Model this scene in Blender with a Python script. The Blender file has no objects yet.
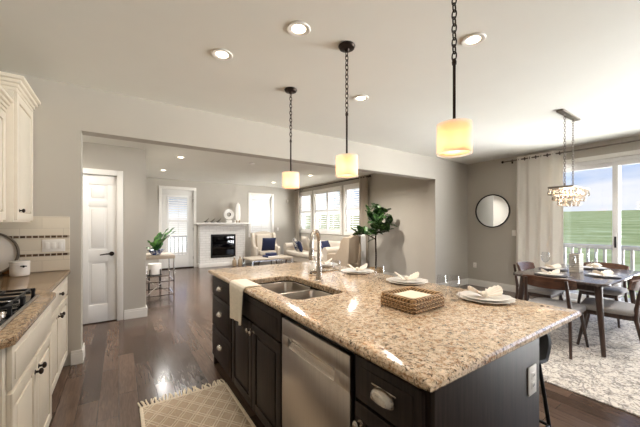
import bpy, bmesh, math, random
from mathutils import Vector, Matrix, Quaternion

random.seed(7)
J = random.Random(1)
PI = math.pi
scene = bpy.context.scene
COL = scene.collection

# ------------------------------------------------------------------ camera
CAM_H = 1.36
cam_data = bpy.data.cameras.new('camera')
cam = bpy.data.objects.new('camera', cam_data)
COL.objects.link(cam)
cam.location = (0, 0, CAM_H)
cam.rotation_euler = (PI / 2, 0, math.radians(-34.0))
cam_data.sensor_width = 36.0
cam_data.lens = 298.0 / 640.0 * 36.0
cam_data.shift_y = 10.5 / 640.0
cam_data.clip_start = 0.05
cam_data.clip_end = 2000
scene.camera = cam

# ------------------------------------------------------------------ view
scene.view_settings.view_transform = 'Standard'
scene.view_settings.look = 'None'
scene.view_settings.gamma = 1.0
scene.view_settings.use_curve_mapping = False
scene.view_settings.exposure = 0.78
scene.cycles.max_bounces = 14
scene.cycles.diffuse_bounces = 7
scene.cycles.glossy_bounces = 5
scene.cycles.transmission_bounces = 8
scene.cycles.transparent_max_bounces = 24
scene.cycles.caustics_reflective = False
scene.cycles.caustics_refractive = False
scene.cycles.sample_clamp_indirect = 6.0
scene.cycles.use_denoising = True


def lin(r, g, b):
    def f(c):
        c /= 255.0
        return c / 12.92 if c <= 0.04045 else ((c + 0.055) / 1.055) ** 2.4
    return (f(r), f(g), f(b), 1.0)


# ------------------------------------------------------------------ world sky
SKY_STRENGTH = 0.62
world = bpy.data.worlds.new('sky')
scene.world = world
world.use_nodes = True
wn, wl = world.node_tree.nodes, world.node_tree.links
for n in list(wn):
    wn.remove(n)
w_out = wn.new('ShaderNodeOutputWorld')
w_bg = wn.new('ShaderNodeBackground')
w_bg.inputs['Strength'].default_value = SKY_STRENGTH
w_tc = wn.new('ShaderNodeTexCoord')
w_sep = wn.new('ShaderNodeSeparateXYZ')
wl.new(w_tc.outputs['Generated'], w_sep.inputs[0])
w_ramp = wn.new('ShaderNodeValToRGB')
cr = w_ramp.color_ramp
cr.elements[0].position = 0.0
cr.elements[0].color = lin(196, 196, 191)
cr.elements[1].position = 1.0
cr.elements[1].color = lin(150, 186, 240)
e = cr.elements.new(0.03); e.color = lin(226, 236, 250)
e = cr.elements.new(0.10); e.color = lin(190, 212, 248)
e = cr.elements.new(0.26); e.color = lin(150, 186, 242)
wl.new(w_sep.outputs['Z'], w_ramp.inputs['Fac'])
w_map = wn.new('ShaderNodeMapping')
w_map.inputs['Scale'].default_value = (2.2, 2.2, 9.0)
wl.new(w_tc.outputs['Generated'], w_map.inputs['Vector'])
w_noise = wn.new('ShaderNodeTexNoise')
w_noise.inputs['Scale'].default_value = 1.6
w_noise.inputs['Detail'].default_value = 5.0
wl.new(w_map.outputs[0], w_noise.inputs['Vector'])
w_cr = wn.new('ShaderNodeValToRGB')
w_cr.color_ramp.elements[0].position = 0.46
w_cr.color_ramp.elements[1].position = 0.68
wl.new(w_noise.outputs['Fac'], w_cr.inputs['Fac'])
w_mix = wn.new('ShaderNodeMixRGB')
w_mix.inputs['Color2'].default_value = lin(244, 247, 255)
wl.new(w_cr.outputs['Color'], w_mix.inputs['Fac'])
wl.new(w_ramp.outputs['Color'], w_mix.inputs['Color1'])
wl.new(w_mix.outputs['Color'], w_bg.inputs['Color'])
# world glow added to light the rooms: south side, and below the horizon northward
FILL_S_SKY, FILL_S_BELOW, FILL_N_SKY, FILL_N_BELOW = 2.6, 40.0, 0.0, 3.0
def w_range(src, a, b, lo, hi):
    n = wn.new('ShaderNodeMapRange')
    n.inputs['From Min'].default_value = a; n.inputs['From Max'].default_value = b
    n.inputs['To Min'].default_value = lo; n.inputs['To Max'].default_value = hi
    wl.new(src, n.inputs['Value'])
    return n.outputs[0]
def w_math(op, p, q):
    n = wn.new('ShaderNodeMath'); n.operation = op
    wl.new(p, n.inputs[0])
    if isinstance(q, (int, float)): n.inputs[1].default_value = q
    else: wl.new(q, n.inputs[1])
    return n.outputs[0]
w_s = w_math('MULTIPLY', w_range(w_sep.outputs['Y'], -0.04, -0.34, 0.0, 1.0), w_range(w_sep.outputs['Z'], -0.06, 0.06, FILL_S_BELOW, FILL_S_SKY))
w_n = w_math('MULTIPLY', w_range(w_sep.outputs['Y'], 0.38, 0.75, 0.0, 1.0), w_range(w_sep.outputs['Z'], -0.06, 0.06, FILL_N_BELOW, FILL_N_SKY))
w_a = w_math('ADD', w_s, w_n)
w_b = w_math('ADD', w_a, SKY_STRENGTH)
wl.new(w_b, w_bg.inputs['Strength'])
wl.new(w_bg.outputs[0], w_out.inputs[0])


# light portals in the openings of the house (they only guide the sampling of the sky)
def portal(name, loc, rot, sx, sy):
    d = bpy.data.lights.new(name, 'AREA')
    d.shape = 'RECTANGLE'
    d.size, d.size_y = sx, sy
    d.cycles.is_portal = True
    o = bpy.data.objects.new(name, d)
    COL.objects.link(o)
    o.location = loc
    o.rotation_euler = rot


portal('portal_added_opening', (6.72, -1.55, 1.28), (math.radians(90), 0, math.radians(90)), 2.6, 2.5)  # guides sky sampling through the added east wall opening
portal('portal_slider', (6.72, 1.25, 1.21), (math.radians(90), 0, math.radians(90)), 2.1, 2.4)
portal('portal_living_side', (5.82, 8.0, 1.76), (math.radians(90), 0, math.radians(90)), 3.7, 1.5)
portal('portal_living_back', (2.9, 10.22, 1.3), (math.radians(90), 0, math.radians(180)), 4.4, 2.5)


# ================================================================== helpers
def tag(o, label=None, cat=None, group=None, kind=None):
    if label: o['label'] = label
    if cat: o['category'] = cat
    if group: o['group'] = group
    if kind: o['kind'] = kind
    return o


def thing(name, label, cat, loc=(0, 0, 0), rz=0.0, group=None, kind=None):
    o = bpy.data.objects.new(name, None)
    o.empty_display_size = 0.1
    COL.objects.link(o)
    o.location = loc
    o.rotation_euler = (0, 0, rz)
    return tag(o, label, cat, group, kind)


def kids(o):
    return [c for c in bpy.data.objects if c.parent == o]


def copy_tree(o, parent=None):
    c = o.copy()
    COL.objects.link(c)
    if parent is not None:
        c.parent = parent
    for ch in kids(o):
        copy_tree(ch, c)
    return c


def dup(o, loc, rz=None, label=None, group=None):
    c = copy_tree(o)
    c.location = loc
    if rz is not None:
        c.rotation_euler = (0, 0, rz)
    if label: c['label'] = label
    if group: c['group'] = group
    return c


class MB:
    """collects shapes; build() links them as one mesh object"""
    def __init__(self):
        self.bm = bmesh.new()

    def _merge(self, t, M=None):
        if M is not None:
            bmesh.ops.transform(t, matrix=M, verts=t.verts)
        me = bpy.data.meshes.new('tmp')
        t.to_mesh(me)
        t.free()
        self.bm.from_mesh(me)
        bpy.data.meshes.remove(me)
        return self

    def box(self, x0, x1, y0, y1, z0, z1, bev=0.0, seg=2, M=None):
        J.seed(int(abs(x0 * 7919 + y0 * 104729 + z0 * 1299709 + x1 * 31 + y1 * 577 + z1 * 8191) * 1000))
        e = lambda: J.uniform(0.00005, 0.0004)   # hand-built boards never lie perfectly flush
        if z0 != 0: z0 += e()
        x0 += e(); x1 -= e(); y0 += e(); y1 -= e(); z1 -= e()
        t = bmesh.new()
        bmesh.ops.create_cube(t, size=1.0)
        for v in t.verts:
            v.co = Vector(((x0 + x1) / 2 + v.co.x * (x1 - x0), (y0 + y1) / 2 + v.co.y * (y1 - y0), (z0 + z1) / 2 + v.co.z * (z1 - z0)))
        if bev > 0:
            b = min(bev, 0.49 * min(abs(x1 - x0), abs(y1 - y0), abs(z1 - z0)))
            bmesh.ops.bevel(t, geom=list(t.edges), offset=b, segments=seg, profile=0.5, affect='EDGES')
        return self._merge(t, M)

    def tube(self, pts, r, seg=10, caps=True, closed=False):
        pts = [Vector(p) for p in pts]
        n = len(pts)
        rs = r if isinstance(r, (list, tuple)) else [r] * n
        t = bmesh.new()
        def tangent(i):
            if closed:
                return (pts[(i + 1) % n] - pts[(i - 1) % n]).normalized()
            if i == 0: return (pts[1] - pts[0]).normalized()
            if i == n - 1: return (pts[-1] - pts[-2]).normalized()
            return ((pts[i + 1] - pts[i]).normalized() + (pts[i] - pts[i - 1]).normalized()).normalized()
        T = tangent(0)
        up = Vector((0, 0, 1)) if abs(T.z) < 0.9 else Vector((1, 0, 0))
        N = (up - T * up.dot(T)).normalized()
        rings = []
        for i in range(n):
            T2 = tangent(i)
            N = (N - T2 * N.dot(T2))
            N = N.normalized() if N.length > 1e-6 else Vector((1, 0, 0))
            B = T2.cross(N)
            rings.append([t.verts.new(pts[i] + (N * math.cos(2 * PI * k / seg) + B * math.sin(2 * PI * k / seg)) * rs[i]) for k in range(seg)])
        for i in range(n if closed else n - 1):
            a, b = rings[i], rings[(i + 1) % n]
            for k in range(seg):
                t.faces.new((a[k], a[(k + 1) % seg], b[(k + 1) % seg], b[k]))
        if caps and not closed:
            t.faces.new(rings[0][::-1])
            t.faces.new(rings[-1])
        bmesh.ops.recalc_face_normals(t, faces=t.faces)
        return self._merge(t)

    def cyl(self, p0, p1, r0, r1=None, seg=18):
        return self.tube([p0, p1], [r0, r0 if r1 is None else r1], seg)

    def lathe(self, prof, c=(0, 0, 0), seg=28, M=None, closed=False):
        t = bmesh.new()
        rings = []
        for (r, z) in prof:
            if r < 1e-5:
                rings.append([t.verts.new((c[0], c[1], c[2] + z))])
            else:
                rings.append([t.verts.new((c[0] + r * math.cos(2 * PI * k / seg), c[1] + r * math.sin(2 * PI * k / seg), c[2] + z)) for k in range(seg)])
        m = len(rings)
        for i in range(m if closed else m - 1):
            a, b = rings[i], rings[(i + 1) % m]
            for k in range(seg):
                k2 = (k + 1) % seg
                if len(a) == 1 and len(b) == 1: continue
                if len(a) == 1: t.faces.new((a[0], b[k2], b[k]))
                elif len(b) == 1: t.faces.new((a[k], a[k2], b[0]))
                else: t.faces.new((a[k], a[k2], b[k2], b[k]))
        bmesh.ops.recalc_face_normals(t, faces=t.faces)
        return self._merge(t, M)

    def prism(self, poly, lo, hi, axis='z', M=None, bev=0.0, seg=2):
        """polygon extruded along axis. axis z: (x,y); axis y: (x,z); axis x: (y,z)"""
        t = bmesh.new()
        def P(p, h):
            if axis == 'z': return (p[0], p[1], h)
            if axis == 'y': return (p[0], h, p[1])
            return (h, p[0], p[1])
        a = [t.verts.new(P(p, lo)) for p in poly]
        b = [t.verts.new(P(p, hi)) for p in poly]
        n = len(poly)
        fa = t.faces.new(a[::-1]); fb = t.faces.new(b)
        for i in range(n):
            t.faces.new((a[i], a[(i + 1) % n], b[(i + 1) % n], b[i]))
        bmesh.ops.recalc_face_normals(t, faces=t.faces)
        if bev > 0:
            ed = list(set(list(fa.edges) + list(fb.edges)))
            bmesh.ops.bevel(t, geom=ed, offset=bev, segments=seg, profile=0.5, affect='EDGES')
        return self._merge(t, M)

    def grid(self, f, nu, nv, thick=0.0, M=None):
        t = bmesh.new()
        V = [[t.verts.new(f(i / nu, j / nv)) for j in range(nv + 1)] for i in range(nu + 1)]
        for i in range(nu):
            for j in range(nv):
                t.faces.new((V[i][j], V[i + 1][j], V[i + 1][j + 1], V[i][j + 1]))
        bmesh.ops.recalc_face_normals(t, faces=t.faces)
        if thick:
            bmesh.ops.solidify(t, geom=list(t.faces), thickness=thick)
        return self._merge(t, M)

    def ball(self, c, rx, ry=None, rz=None, u=14, v=10, M=None):
        t = bmesh.new()
        bmesh.ops.create_uvsphere(t, u_segments=u, v_segments=v, radius=1.0)
        ry = rx if ry is None else ry
        rz = rx if rz is None else rz
        for w in t.verts:
            w.co = Vector((c[0] + w.co.x * rx, c[1] + w.co.y * ry, c[2] + w.co.z * rz))
        return self._merge(t, M)

    def pillow(self, c, w, h, d, M=None, n=10, p=2.4):
        """soft square cushion in the XZ plane, depth d along Y"""
        for s in (-1, 1):
            def f(u, v, s=s):
                a, b = 2 * u - 1, 2 * v - 1
                k = max(0.0, (1 - abs(a) ** p)) * max(0.0, (1 - abs(b) ** p))
                pin = 1 - 0.06 * (1 - abs(a * b)) * (abs(a) ** 4 + abs(b) ** 4) / 2
                return Vector((c[0] + a * w / 2 * pin, c[1] + s * d / 2 * k ** 0.5, c[2] + b * h / 2 * pin))
            self.grid(f, n, n, M=M)
        bmesh.ops.remove_doubles(self.bm, verts=self.bm.verts, dist=1e-5)
        return self

    def floor(self):
        for v in self.bm.verts: v.co.z = max(0.0, v.co.z)
        return self

    def build(self, name, mat, parent=None, smooth=True, angle=38, world=None, kind=None, label=None):
        bm = self.bm
        if world is not None:
            bmesh.ops.translate(bm, vec=-Vector(world.location), verts=bm.verts)
        for f in bm.faces:
            f.smooth = smooth
        me = bpy.data.meshes.new(name)
        bm.to_mesh(me)
        bm.free()
        if smooth:
            me.set_sharp_from_angle(angle=math.radians(angle))
        me.materials.append(mat)
        o = bpy.data.objects.new(name, me)
        COL.objects.link(o)
        if parent is not None:
            o.parent = parent
        if kind: o['kind'] = kind
        if label: o['label'] = label
        return o


def rot_about(c, axis, deg):
    return Matrix.Translation(Vector(c)) @ Matrix.Rotation(math.radians(deg), 4, axis) @ Matrix.Translation(-Vector(c))


# ------------------------------------------------------------------ materials
def new_mat(name):
    m = bpy.data.materials.new(name)
    m.use_nodes = True
    nt = m.node_tree
    for n in list(nt.nodes):
        nt.nodes.remove(n)
    out = nt.nodes.new('ShaderNodeOutputMaterial')
    b = nt.nodes.new('ShaderNodeBsdfPrincipled')
    nt.links.new(b.outputs[0], out.inputs[0])
    return m, nt, b, out


def N(nt, kind, **kw):
    n = nt.nodes.new('ShaderNode' + kind)
    for k, v in kw.items():
        if k in n.inputs.keys():
            n.inputs[k].default_value = v
        else:
            setattr(n, k, v)
    return n


def ramp(nt, stops):
    r = nt.nodes.new('ShaderNodeValToRGB')
    el = r.color_ramp.elements
    el[0].position, el[0].color = stops[0]
    el[1].position, el[1].color = stops[-1]
    for p, c in stops[1:-1]:
        q = el.new(p); q.color = c
    return r


def plain(name, rgb, rough=0.5, metal=0.0, var=0.06, scale=8.0, bump=0.0, bscale=200.0, spec=0.5, stretch=(1, 1, 1), coat=0.0):
    """principled colour with faint procedural variation and an optional fine bump"""
    m, nt, b, out = new_mat(name)
    tc = N(nt, 'TexCoord')
    mp = N(nt, 'Mapping'); mp.inputs['Scale'].default_value = stretch
    nt.links.new(tc.outputs['Object'], mp.inputs[0])
    no = N(nt, 'TexNoise', Scale=scale, Detail=4.0)
    nt.links.new(mp.outputs[0], no.inputs['Vector'])
    c = lin(*rgb)
    lo = tuple(max(0, x * (1 - var)) for x in c[:3]) + (1,)
    hi = tuple(min(1, x * (1 + var)) for x in c[:3]) + (1,)
    r = ramp(nt, [(0.3, lo), (0.7, hi)])
    nt.links.new(no.outputs['Fac'], r.inputs['Fac'])
    nt.links.new(r.outputs['Color'], b.inputs['Base Color'])
    b.inputs['Roughness'].default_value = rough
    b.inputs['Metallic'].default_value = metal
    b.inputs['Specular IOR Level'].default_value = spec
    b.inputs['Coat Weight'].default_value = coat
    if bump:
        n2 = N(nt, 'TexNoise', Scale=bscale, Detail=3.0)
        nt.links.new(mp.outputs[0], n2.inputs['Vector'])
        bp = N(nt, 'Bump', Strength=bump, Distance=0.002)
        nt.links.new(n2.outputs['Fac'], bp.inputs['Height'])
        nt.links.new(bp.outputs[0], b.inputs['Normal'])
    return m


def emit(name, rgb, strength):
    m, nt, b, out = new_mat(name)
    b.inputs['Base Color'].default_value = lin(*rgb)
    b.inputs['Emission Color'].default_value = lin(*rgb)
    b.inputs['Emission Strength'].default_value = strength
    return m


def wood(name, dark, light, rough=0.4, scale=6.0, axis='y', coat=0.0, spec=0.5):
    m, nt, b, out = new_mat(name)
    tc = N(nt, 'TexCoord')
    mp = N(nt, 'Mapping')
    s = {'x': (1, 14, 14), 'y': (14, 1, 14), 'z': (14, 14, 1)}[axis]
    mp.inputs['Scale'].default_value = s
    nt.links.new(tc.outputs['Object'], mp.inputs[0])
    no = N(nt, 'TexNoise', Scale=scale, Detail=6.0, Distortion=0.6)
    nt.links.new(mp.outputs[0], no.inputs['Vector'])
    r = ramp(nt, [(0.3, lin(*dark)), (0.72, lin(*light))])
    nt.links.new(no.outputs['Fac'], r.inputs['Fac'])
    nt.links.new(r.outputs['Color'], b.inputs['Base Color'])
    b.inputs['Roughness'].default_value = rough
    b.inputs['Coat Weight'].default_value = coat
    b.inputs['Specular IOR Level'].default_value = spec
    bp = N(nt, 'Bump', Strength=0.08, Distance=0.001)
    nt.links.new(no.outputs['Fac'], bp.inputs['Height'])
    nt.links.new(bp.outputs[0], b.inputs['Normal'])
    return m


def granite(name, base, tan, dark, rough=0.1, s=1.0):
    m, nt, b, out = new_mat(name)
    tc = N(nt, 'TexCoord')
    n1 = N(nt, 'TexNoise', Scale=46.0 * s, Detail=7.0, Roughness=0.78, Distortion=0.3)
    n2 = N(nt, 'TexNoise', Scale=62.0 * s, Detail=6.0, Roughness=0.8, Distortion=1.2)
    n3 = N(nt, 'TexVoronoi', Scale=85.0 * s)
    n4 = N(nt, 'TexNoise', Scale=4.0 * s, Detail=3.0)
    for n in (n1, n2, n3, n4):
        nt.links.new(tc.outputs['Object'], n.inputs['Vector'])
    r1 = ramp(nt, [(0.40, lin(*tan)), (0.50, lin(*base)), (0.66, lin(*[min(255, c + 20) for c in base]))])
    nt.links.new(n1.outputs['Fac'], r1.inputs['Fac'])
    r2 = ramp(nt, [(0.525, (0, 0, 0, 1)), (0.585, (1, 1, 1, 1))])
    nt.links.new(n2.outputs['Fac'], r2.inputs['Fac'])
    mx = N(nt, 'MixRGB'); mx.inputs['Color2'].default_value = lin(*dark)
    nt.links.new(r2.outputs['Color'], mx.inputs['Fac'])
    nt.links.new(r1.outputs['Color'], mx.inputs['Color1'])
    r3 = ramp(nt, [(0.0, (0.62, 0.62, 0.62, 1)), (0.5, (1, 1, 1, 1))])
    nt.links.new(n3.outputs['Distance'], r3.inputs['Fac'])
    m2 = N(nt, 'MixRGB', blend_type='MULTIPLY'); m2.inputs['Fac'].default_value = 0.45
    nt.links.new(mx.outputs['Color'], m2.inputs['Color1'])
    nt.links.new(r3.outputs['Color'], m2.inputs['Color2'])
    r4 = ramp(nt, [(0.35, (0.86, 0.84, 0.80, 1)), (0.65, (1.0, 1.0, 1.0, 1))])
    nt.links.new(n4.outputs['Fac'], r4.inputs['Fac'])
    m3 = N(nt, 'MixRGB', blend_type='MULTIPLY'); m3.inputs['Fac'].default_value = 1.0
    nt.links.new(m2.outputs['Color'], m3.inputs['Color1'])
    nt.links.new(r4.outputs['Color'], m3.inputs['Color2'])
    nt.links.new(m3.outputs['Color'], b.inputs['Base Color'])
    b.inputs['Roughness'].default_value = rough
    return m


def plank_floor():
    m, nt, b, out = new_mat('floor_planks')
    tc = N(nt, 'TexCoord')
    mp = N(nt, 'Mapping'); mp.inputs['Rotation'].default_value = (0, 0, PI / 2)
    nt.links.new(tc.outputs['Object'], mp.inputs[0])
    br = N(nt, 'TexBrick', offset=0.37, offset_frequency=2, squash=1.0)
    br.inputs['Color1'].default_value = lin(70, 55, 46)
    br.inputs['Color2'].default_value = lin(104, 85, 73)
    br.inputs['Mortar'].default_value = lin(38, 28, 23)
    br.inputs['Scale'].default_value = 1.0
    br.inputs['Brick Width'].default_value = 0.85
    br.inputs['Row Height'].default_value = 0.127
    br.inputs['Mortar Size'].default_value = 0.0016
    br.inputs['Mortar Smooth'].default_value = 0.3
    nt.links.new(mp.outputs[0], br.inputs['Vector'])
    mp2 = N(nt, 'Mapping'); mp2.inputs['Scale'].default_value = (18, 1.6, 1)
    nt.links.new(tc.outputs['Object'], mp2.inputs[0])
    no = N(nt, 'TexNoise', Scale=4.0, Detail=7.0, Distortion=0.8)
    nt.links.new(mp2.outputs[0], no.inputs['Vector'])
    r = ramp(nt, [(0.3, (0.72, 0.70, 0.68, 1)), (0.7, (1.12, 1.1, 1.08, 1))])
    nt.links.new(no.outputs['Fac'], r.inputs['Fac'])
    mx = N(nt, 'MixRGB', blend_type='MULTIPLY'); mx.inputs['Fac'].default_value = 1.0
    nt.links.new(br.outputs['Color'], mx.inputs['Color1'])
    nt.links.new(r.outputs['Color'], mx.inputs['Color2'])
    nt.links.new(mx.outputs['Color'], b.inputs['Base Color'])
    rr = ramp(nt, [(0.3, (0.13, 0.13, 0.13, 1)), (0.7, (0.22, 0.22, 0.22, 1))])
    nt.links.new(no.outputs['Fac'], rr.inputs['Fac'])
    nt.links.new(rr.outputs['Color'], b.inputs['Roughness'])
    bp = N(nt, 'Bump', Strength=0.25, Distance=0.002)
    inv = N(nt, 'Math', operation='SUBTRACT'); inv.inputs[0].default_value = 1.0
    nt.links.new(br.outputs['Fac'], inv.inputs[1])
    nt.links.new(inv.outputs[0], bp.inputs['Height'])
    nt.links.new(bp.outputs[0], b.inputs['Normal'])
    return m


def tile_mat(name, rgb, grout, w, h, mortar=0.003, rough=0.2, plane='xz', c2=None):
    m, nt, b, out = new_mat(name)
    tc = N(nt, 'TexCoord')
    sp = N(nt, 'SeparateXYZ'); cb = N(nt, 'CombineXYZ')
    nt.links.new(tc.outputs['Object'], sp.inputs[0])
    nt.links.new(sp.outputs['X' if plane[0] == 'x' else 'Y'], cb.inputs['X'])
    nt.links.new(sp.outputs['Z'], cb.inputs['Y'])
    br = N(nt, 'TexBrick', offset=0.5)
    br.inputs['Color1'].default_value = lin(*rgb)
    br.inputs['Color2'].default_value = lin(*(c2 or [max(0, c - 7) for c in rgb]))
    br.inputs['Mortar'].default_value = lin(*grout)
    br.inputs['Scale'].default_value = 1.0
    br.inputs['Brick Width'].default_value = w
    br.inputs['Row Height'].default_value = h
    br.inputs['Mortar Size'].default_value = mortar
    nt.links.new(cb.outputs[0], br.inputs['Vector'])
    nt.links.new(br.outputs['Color'], b.inputs['Base Color'])
    b.inputs['Roughness'].default_value = rough
    bp = N(nt, 'Bump', Strength=0.3, Distance=0.002)
    inv = N(nt, 'Math', operation='SUBTRACT'); inv.inputs[0].default_value = 1.0
    nt.links.new(br.outputs['Fac'], inv.inputs[1])
    nt.links.new(inv.outputs[0], bp.inputs['Height'])
    nt.links.new(bp.outputs[0], b.inputs['Normal'])
    return m


def brushed(name, rgb, rough=0.3, axis='z'):
    m, nt, b, out = new_mat(name)
    tc = N(nt, 'TexCoord')
    mp = N(nt, 'Mapping')
    mp.inputs['Scale'].default_value = {'z': (300, 300, 2), 'x': (2, 300, 300), 'y': (300, 2, 300)}[axis]
    nt.links.new(tc.outputs['Object'], mp.inputs[0])
    no = N(nt, 'TexNoise', Scale=1.0, Detail=3.0)
    nt.links.new(mp.outputs[0], no.inputs['Vector'])
    c = lin(*rgb)
    r = ramp(nt, [(0.3, tuple(x * 0.88 for x in c[:3]) + (1,)), (0.7, tuple(min(1, x * 1.08) for x in c[:3]) + (1,))])
    nt.links.new(no.outputs['Fac'], r.inputs['Fac'])
    nt.links.new(r.outputs['Color'], b.inputs['Base Color'])
    b.inputs['Metallic'].default_value = 1.0
    b.inputs['Roughness'].default_value = rough
    return m


def clear_glass(name, tint=(255, 255, 255), refl=0.06):
    """thin pane: mostly see-through with a fresnel reflection"""
    m, nt, b, out = new_mat(name)
    nt.nodes.remove(b)
    tr = N(nt, 'BsdfTransparent'); tr.inputs['Color'].default_value = lin(*tint)
    gl = N(nt, 'BsdfGlossy'); gl.inputs['Roughness'].default_value = 0.02
    lw = N(nt, 'LayerWeight'); lw.inputs['Blend'].default_value = 0.5
    pw = N(nt, 'Math', operation='POWER'); pw.inputs[1].default_value = 5.0
    fr = N(nt, 'Math', operation='MULTIPLY_ADD'); fr.inputs[1].default_value = 0.8; fr.inputs[2].default_value = refl * 0.5
    nt.links.new(lw.outputs['Facing'], pw.inputs[0])
    nt.links.new(pw.outputs[0], fr.inputs[0])
    mx = N(nt, 'MixShader')
    nt.links.new(fr.outputs[0], mx.inputs[0])
    nt.links.new(tr.outputs[0], mx.inputs[1])
    nt.links.new(gl.outputs[0], mx.inputs[2])
    nt.links.new(mx.outputs[0], out.inputs[0])
    return m


def sheer(name, rgb, transl=0.5, clear=0.0, rough=1.0, weave=0.0, glow=0.0):
    """cloth or shade that lets light through"""
    m, nt, b, out = new_mat(name)
    tr = N(nt, 'BsdfTranslucent'); tr.inputs['Color'].default_value = lin(*rgb)
    df = N(nt, 'BsdfDiffuse'); df.inputs['Color'].default_value = lin(*rgb)
    nt.nodes.remove(b)
    mx = N(nt, 'MixShader'); mx.inputs[0].default_value = transl
    nt.links.new(df.outputs[0], mx.inputs[1])
    nt.links.new(tr.outputs[0], mx.inputs[2])
    last = mx
    if clear:
        tp = N(nt, 'BsdfTransparent')
        m2 = N(nt, 'MixShader'); m2.inputs[0].default_value = clear
        nt.links.new(mx.outputs[0], m2.inputs[1])
        nt.links.new(tp.outputs[0], m2.inputs[2])
        last = m2
    if weave:
        tc = N(nt, 'TexCoord')
        no = N(nt, 'TexNoise', Scale=160.0, Detail=2.0)
        nt.links.new(tc.outputs['Object'], no.inputs['Vector'])
        bp = N(nt, 'Bump', Strength=weave, Distance=0.002)
        nt.links.new(no.outputs['Fac'], bp.inputs['Height'])
        nt.links.new(bp.outputs[0], df.inputs['Normal'])
    nt.links.new(last.outputs[0], out.inputs[0])
    return m


def runner_mat():
    m, nt, b, out = new_mat('runner_weave')
    tc = N(nt, 'TexCoord'); sp = N(nt, 'SeparateXYZ')
    nt.links.new(tc.outputs['Object'], sp.inputs[0])
    def M(op, a, bb):
        n = N(nt, 'Math', operation=op)
        for i, v in enumerate((a, bb)):
            if v is None: continue
            if isinstance(v, (int, float)): n.inputs[i].default_value = v
            else: nt.links.new(v, n.inputs[i])
        return n.outputs[0]
    u = M('MULTIPLY', sp.outputs['X'], 1 / 0.115)
    v = M('MULTIPLY', sp.outputs['Y'], 1 / 0.155)
    def line(s, off, k=1.0):
        a = M('FRACT', M('MULTIPLY', M('ADD', s, off), k), None)
        return M('ABSOLUTE', M('SUBTRACT', a, 0.5), None)
    d1 = line(M('ADD', u, v), 50.0)
    d2 = line(M('SUBTRACT', u, v), 50.5)
    d3 = line(M('ADD', u, v), 50.2, 1.0)
    d4 = line(M('SUBTRACT', u, v), 50.7, 1.0)
    mn = M('MINIMUM', M('MINIMUM', d1, d2), M('MINIMUM', d3, d4))
    r = ramp(nt, [(0.03, lin(222, 206, 182)), (0.07, lin(190, 168, 142))])
    nt.links.new(mn, r.inputs['Fac'])
    no = N(nt, 'TexNoise', Scale=220.0, Detail=2.0)
    nt.links.new(tc.outputs['Object'], no.inputs['Vector'])
    rr = ramp(nt, [(0.3, (0.78, 0.78, 0.78, 1)), (0.7, (1.08, 1.08, 1.08, 1))])
    nt.links.new(no.outputs['Fac'], rr.inputs['Fac'])
    mx = N(nt, 'MixRGB', blend_type='MULTIPLY'); mx.inputs['Fac'].default_value = 1.0
    nt.links.new(r.outputs['Color'], mx.inputs['Color1'])
    nt.links.new(rr.outputs['Color'], mx.inputs['Color2'])
    nt.links.new(mx.outputs['Color'], b.inputs['Base Color'])
    b.inputs['Roughness'].default_value = 0.95
    inv = M('SUBTRACT', 0.12, M('MINIMUM', mn, 0.12))
    bp = N(nt, 'Bump', Strength=0.9, Distance=0.05)
    nt.links.new(inv, bp.inputs['Height'])
    nt.links.new(bp.outputs[0], b.inputs['Normal'])
    return m


def dining_rug_mat():
    m, nt, b, out = new_mat('dining_rug_pile')
    tc = N(nt, 'TexCoord')
    n1 = N(nt, 'TexNoise', Scale=6.0, Detail=4.0, Distortion=1.5)
    n2 = N(nt, 'TexNoise', Scale=24.0, Detail=4.0, Distortion=2.2)
    vo = N(nt, 'TexVoronoi', Scale=7.0, feature='DISTANCE_TO_EDGE')
    mpv = N(nt, 'MixRGB', blend_type='ADD'); mpv.inputs['Fac'].default_value = 0.35
    nt.links.new(tc.outputs['Object'], n1.inputs['Vector'])
    nt.links.new(tc.outputs['Object'], n2.inputs['Vector'])
    nt.links.new(tc.outputs['Object'], mpv.inputs['Color1'])
    nt.links.new(n1.outputs['Color'], mpv.inputs['Color2'])
    nt.links.new(mpv.outputs['Color'], vo.inputs['Vector'])
    r1 = ramp(nt, [(0.02, lin(150, 143, 138)), (0.10, lin(214, 206, 196))])
    nt.links.new(vo.outputs['Distance'], r1.inputs['Fac'])
    r2 = ramp(nt, [(0.40, lin(176, 168, 162)), (0.49, (1, 1, 1, 1))])
    nt.links.new(n2.outputs['Fac'], r2.inputs['Fac'])
    mx = N(nt, 'MixRGB', blend_type='MULTIPLY'); mx.inputs['Fac'].default_value = 0.75
    nt.links.new(r1.outputs['Color'], mx.inputs['Color1'])
    nt.links.new(r2.outputs['Color'], mx.inputs['Color2'])
    nt.links.new(mx.outputs['Color'], b.inputs['Base Color'])
    b.inputs['Roughness'].default_value = 0.95
    n3 = N(nt, 'TexNoise', Scale=300.0)
    nt.links.new(tc.outputs['Object'], n3.inputs['Vector'])
    bp = N(nt, 'Bump', Strength=0.4, Distance=0.003)
    nt.links.new(n3.outputs['Fac'], bp.inputs['Height'])
    nt.links.new(bp.outputs[0], b.inputs['Normal'])
    return m


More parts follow.
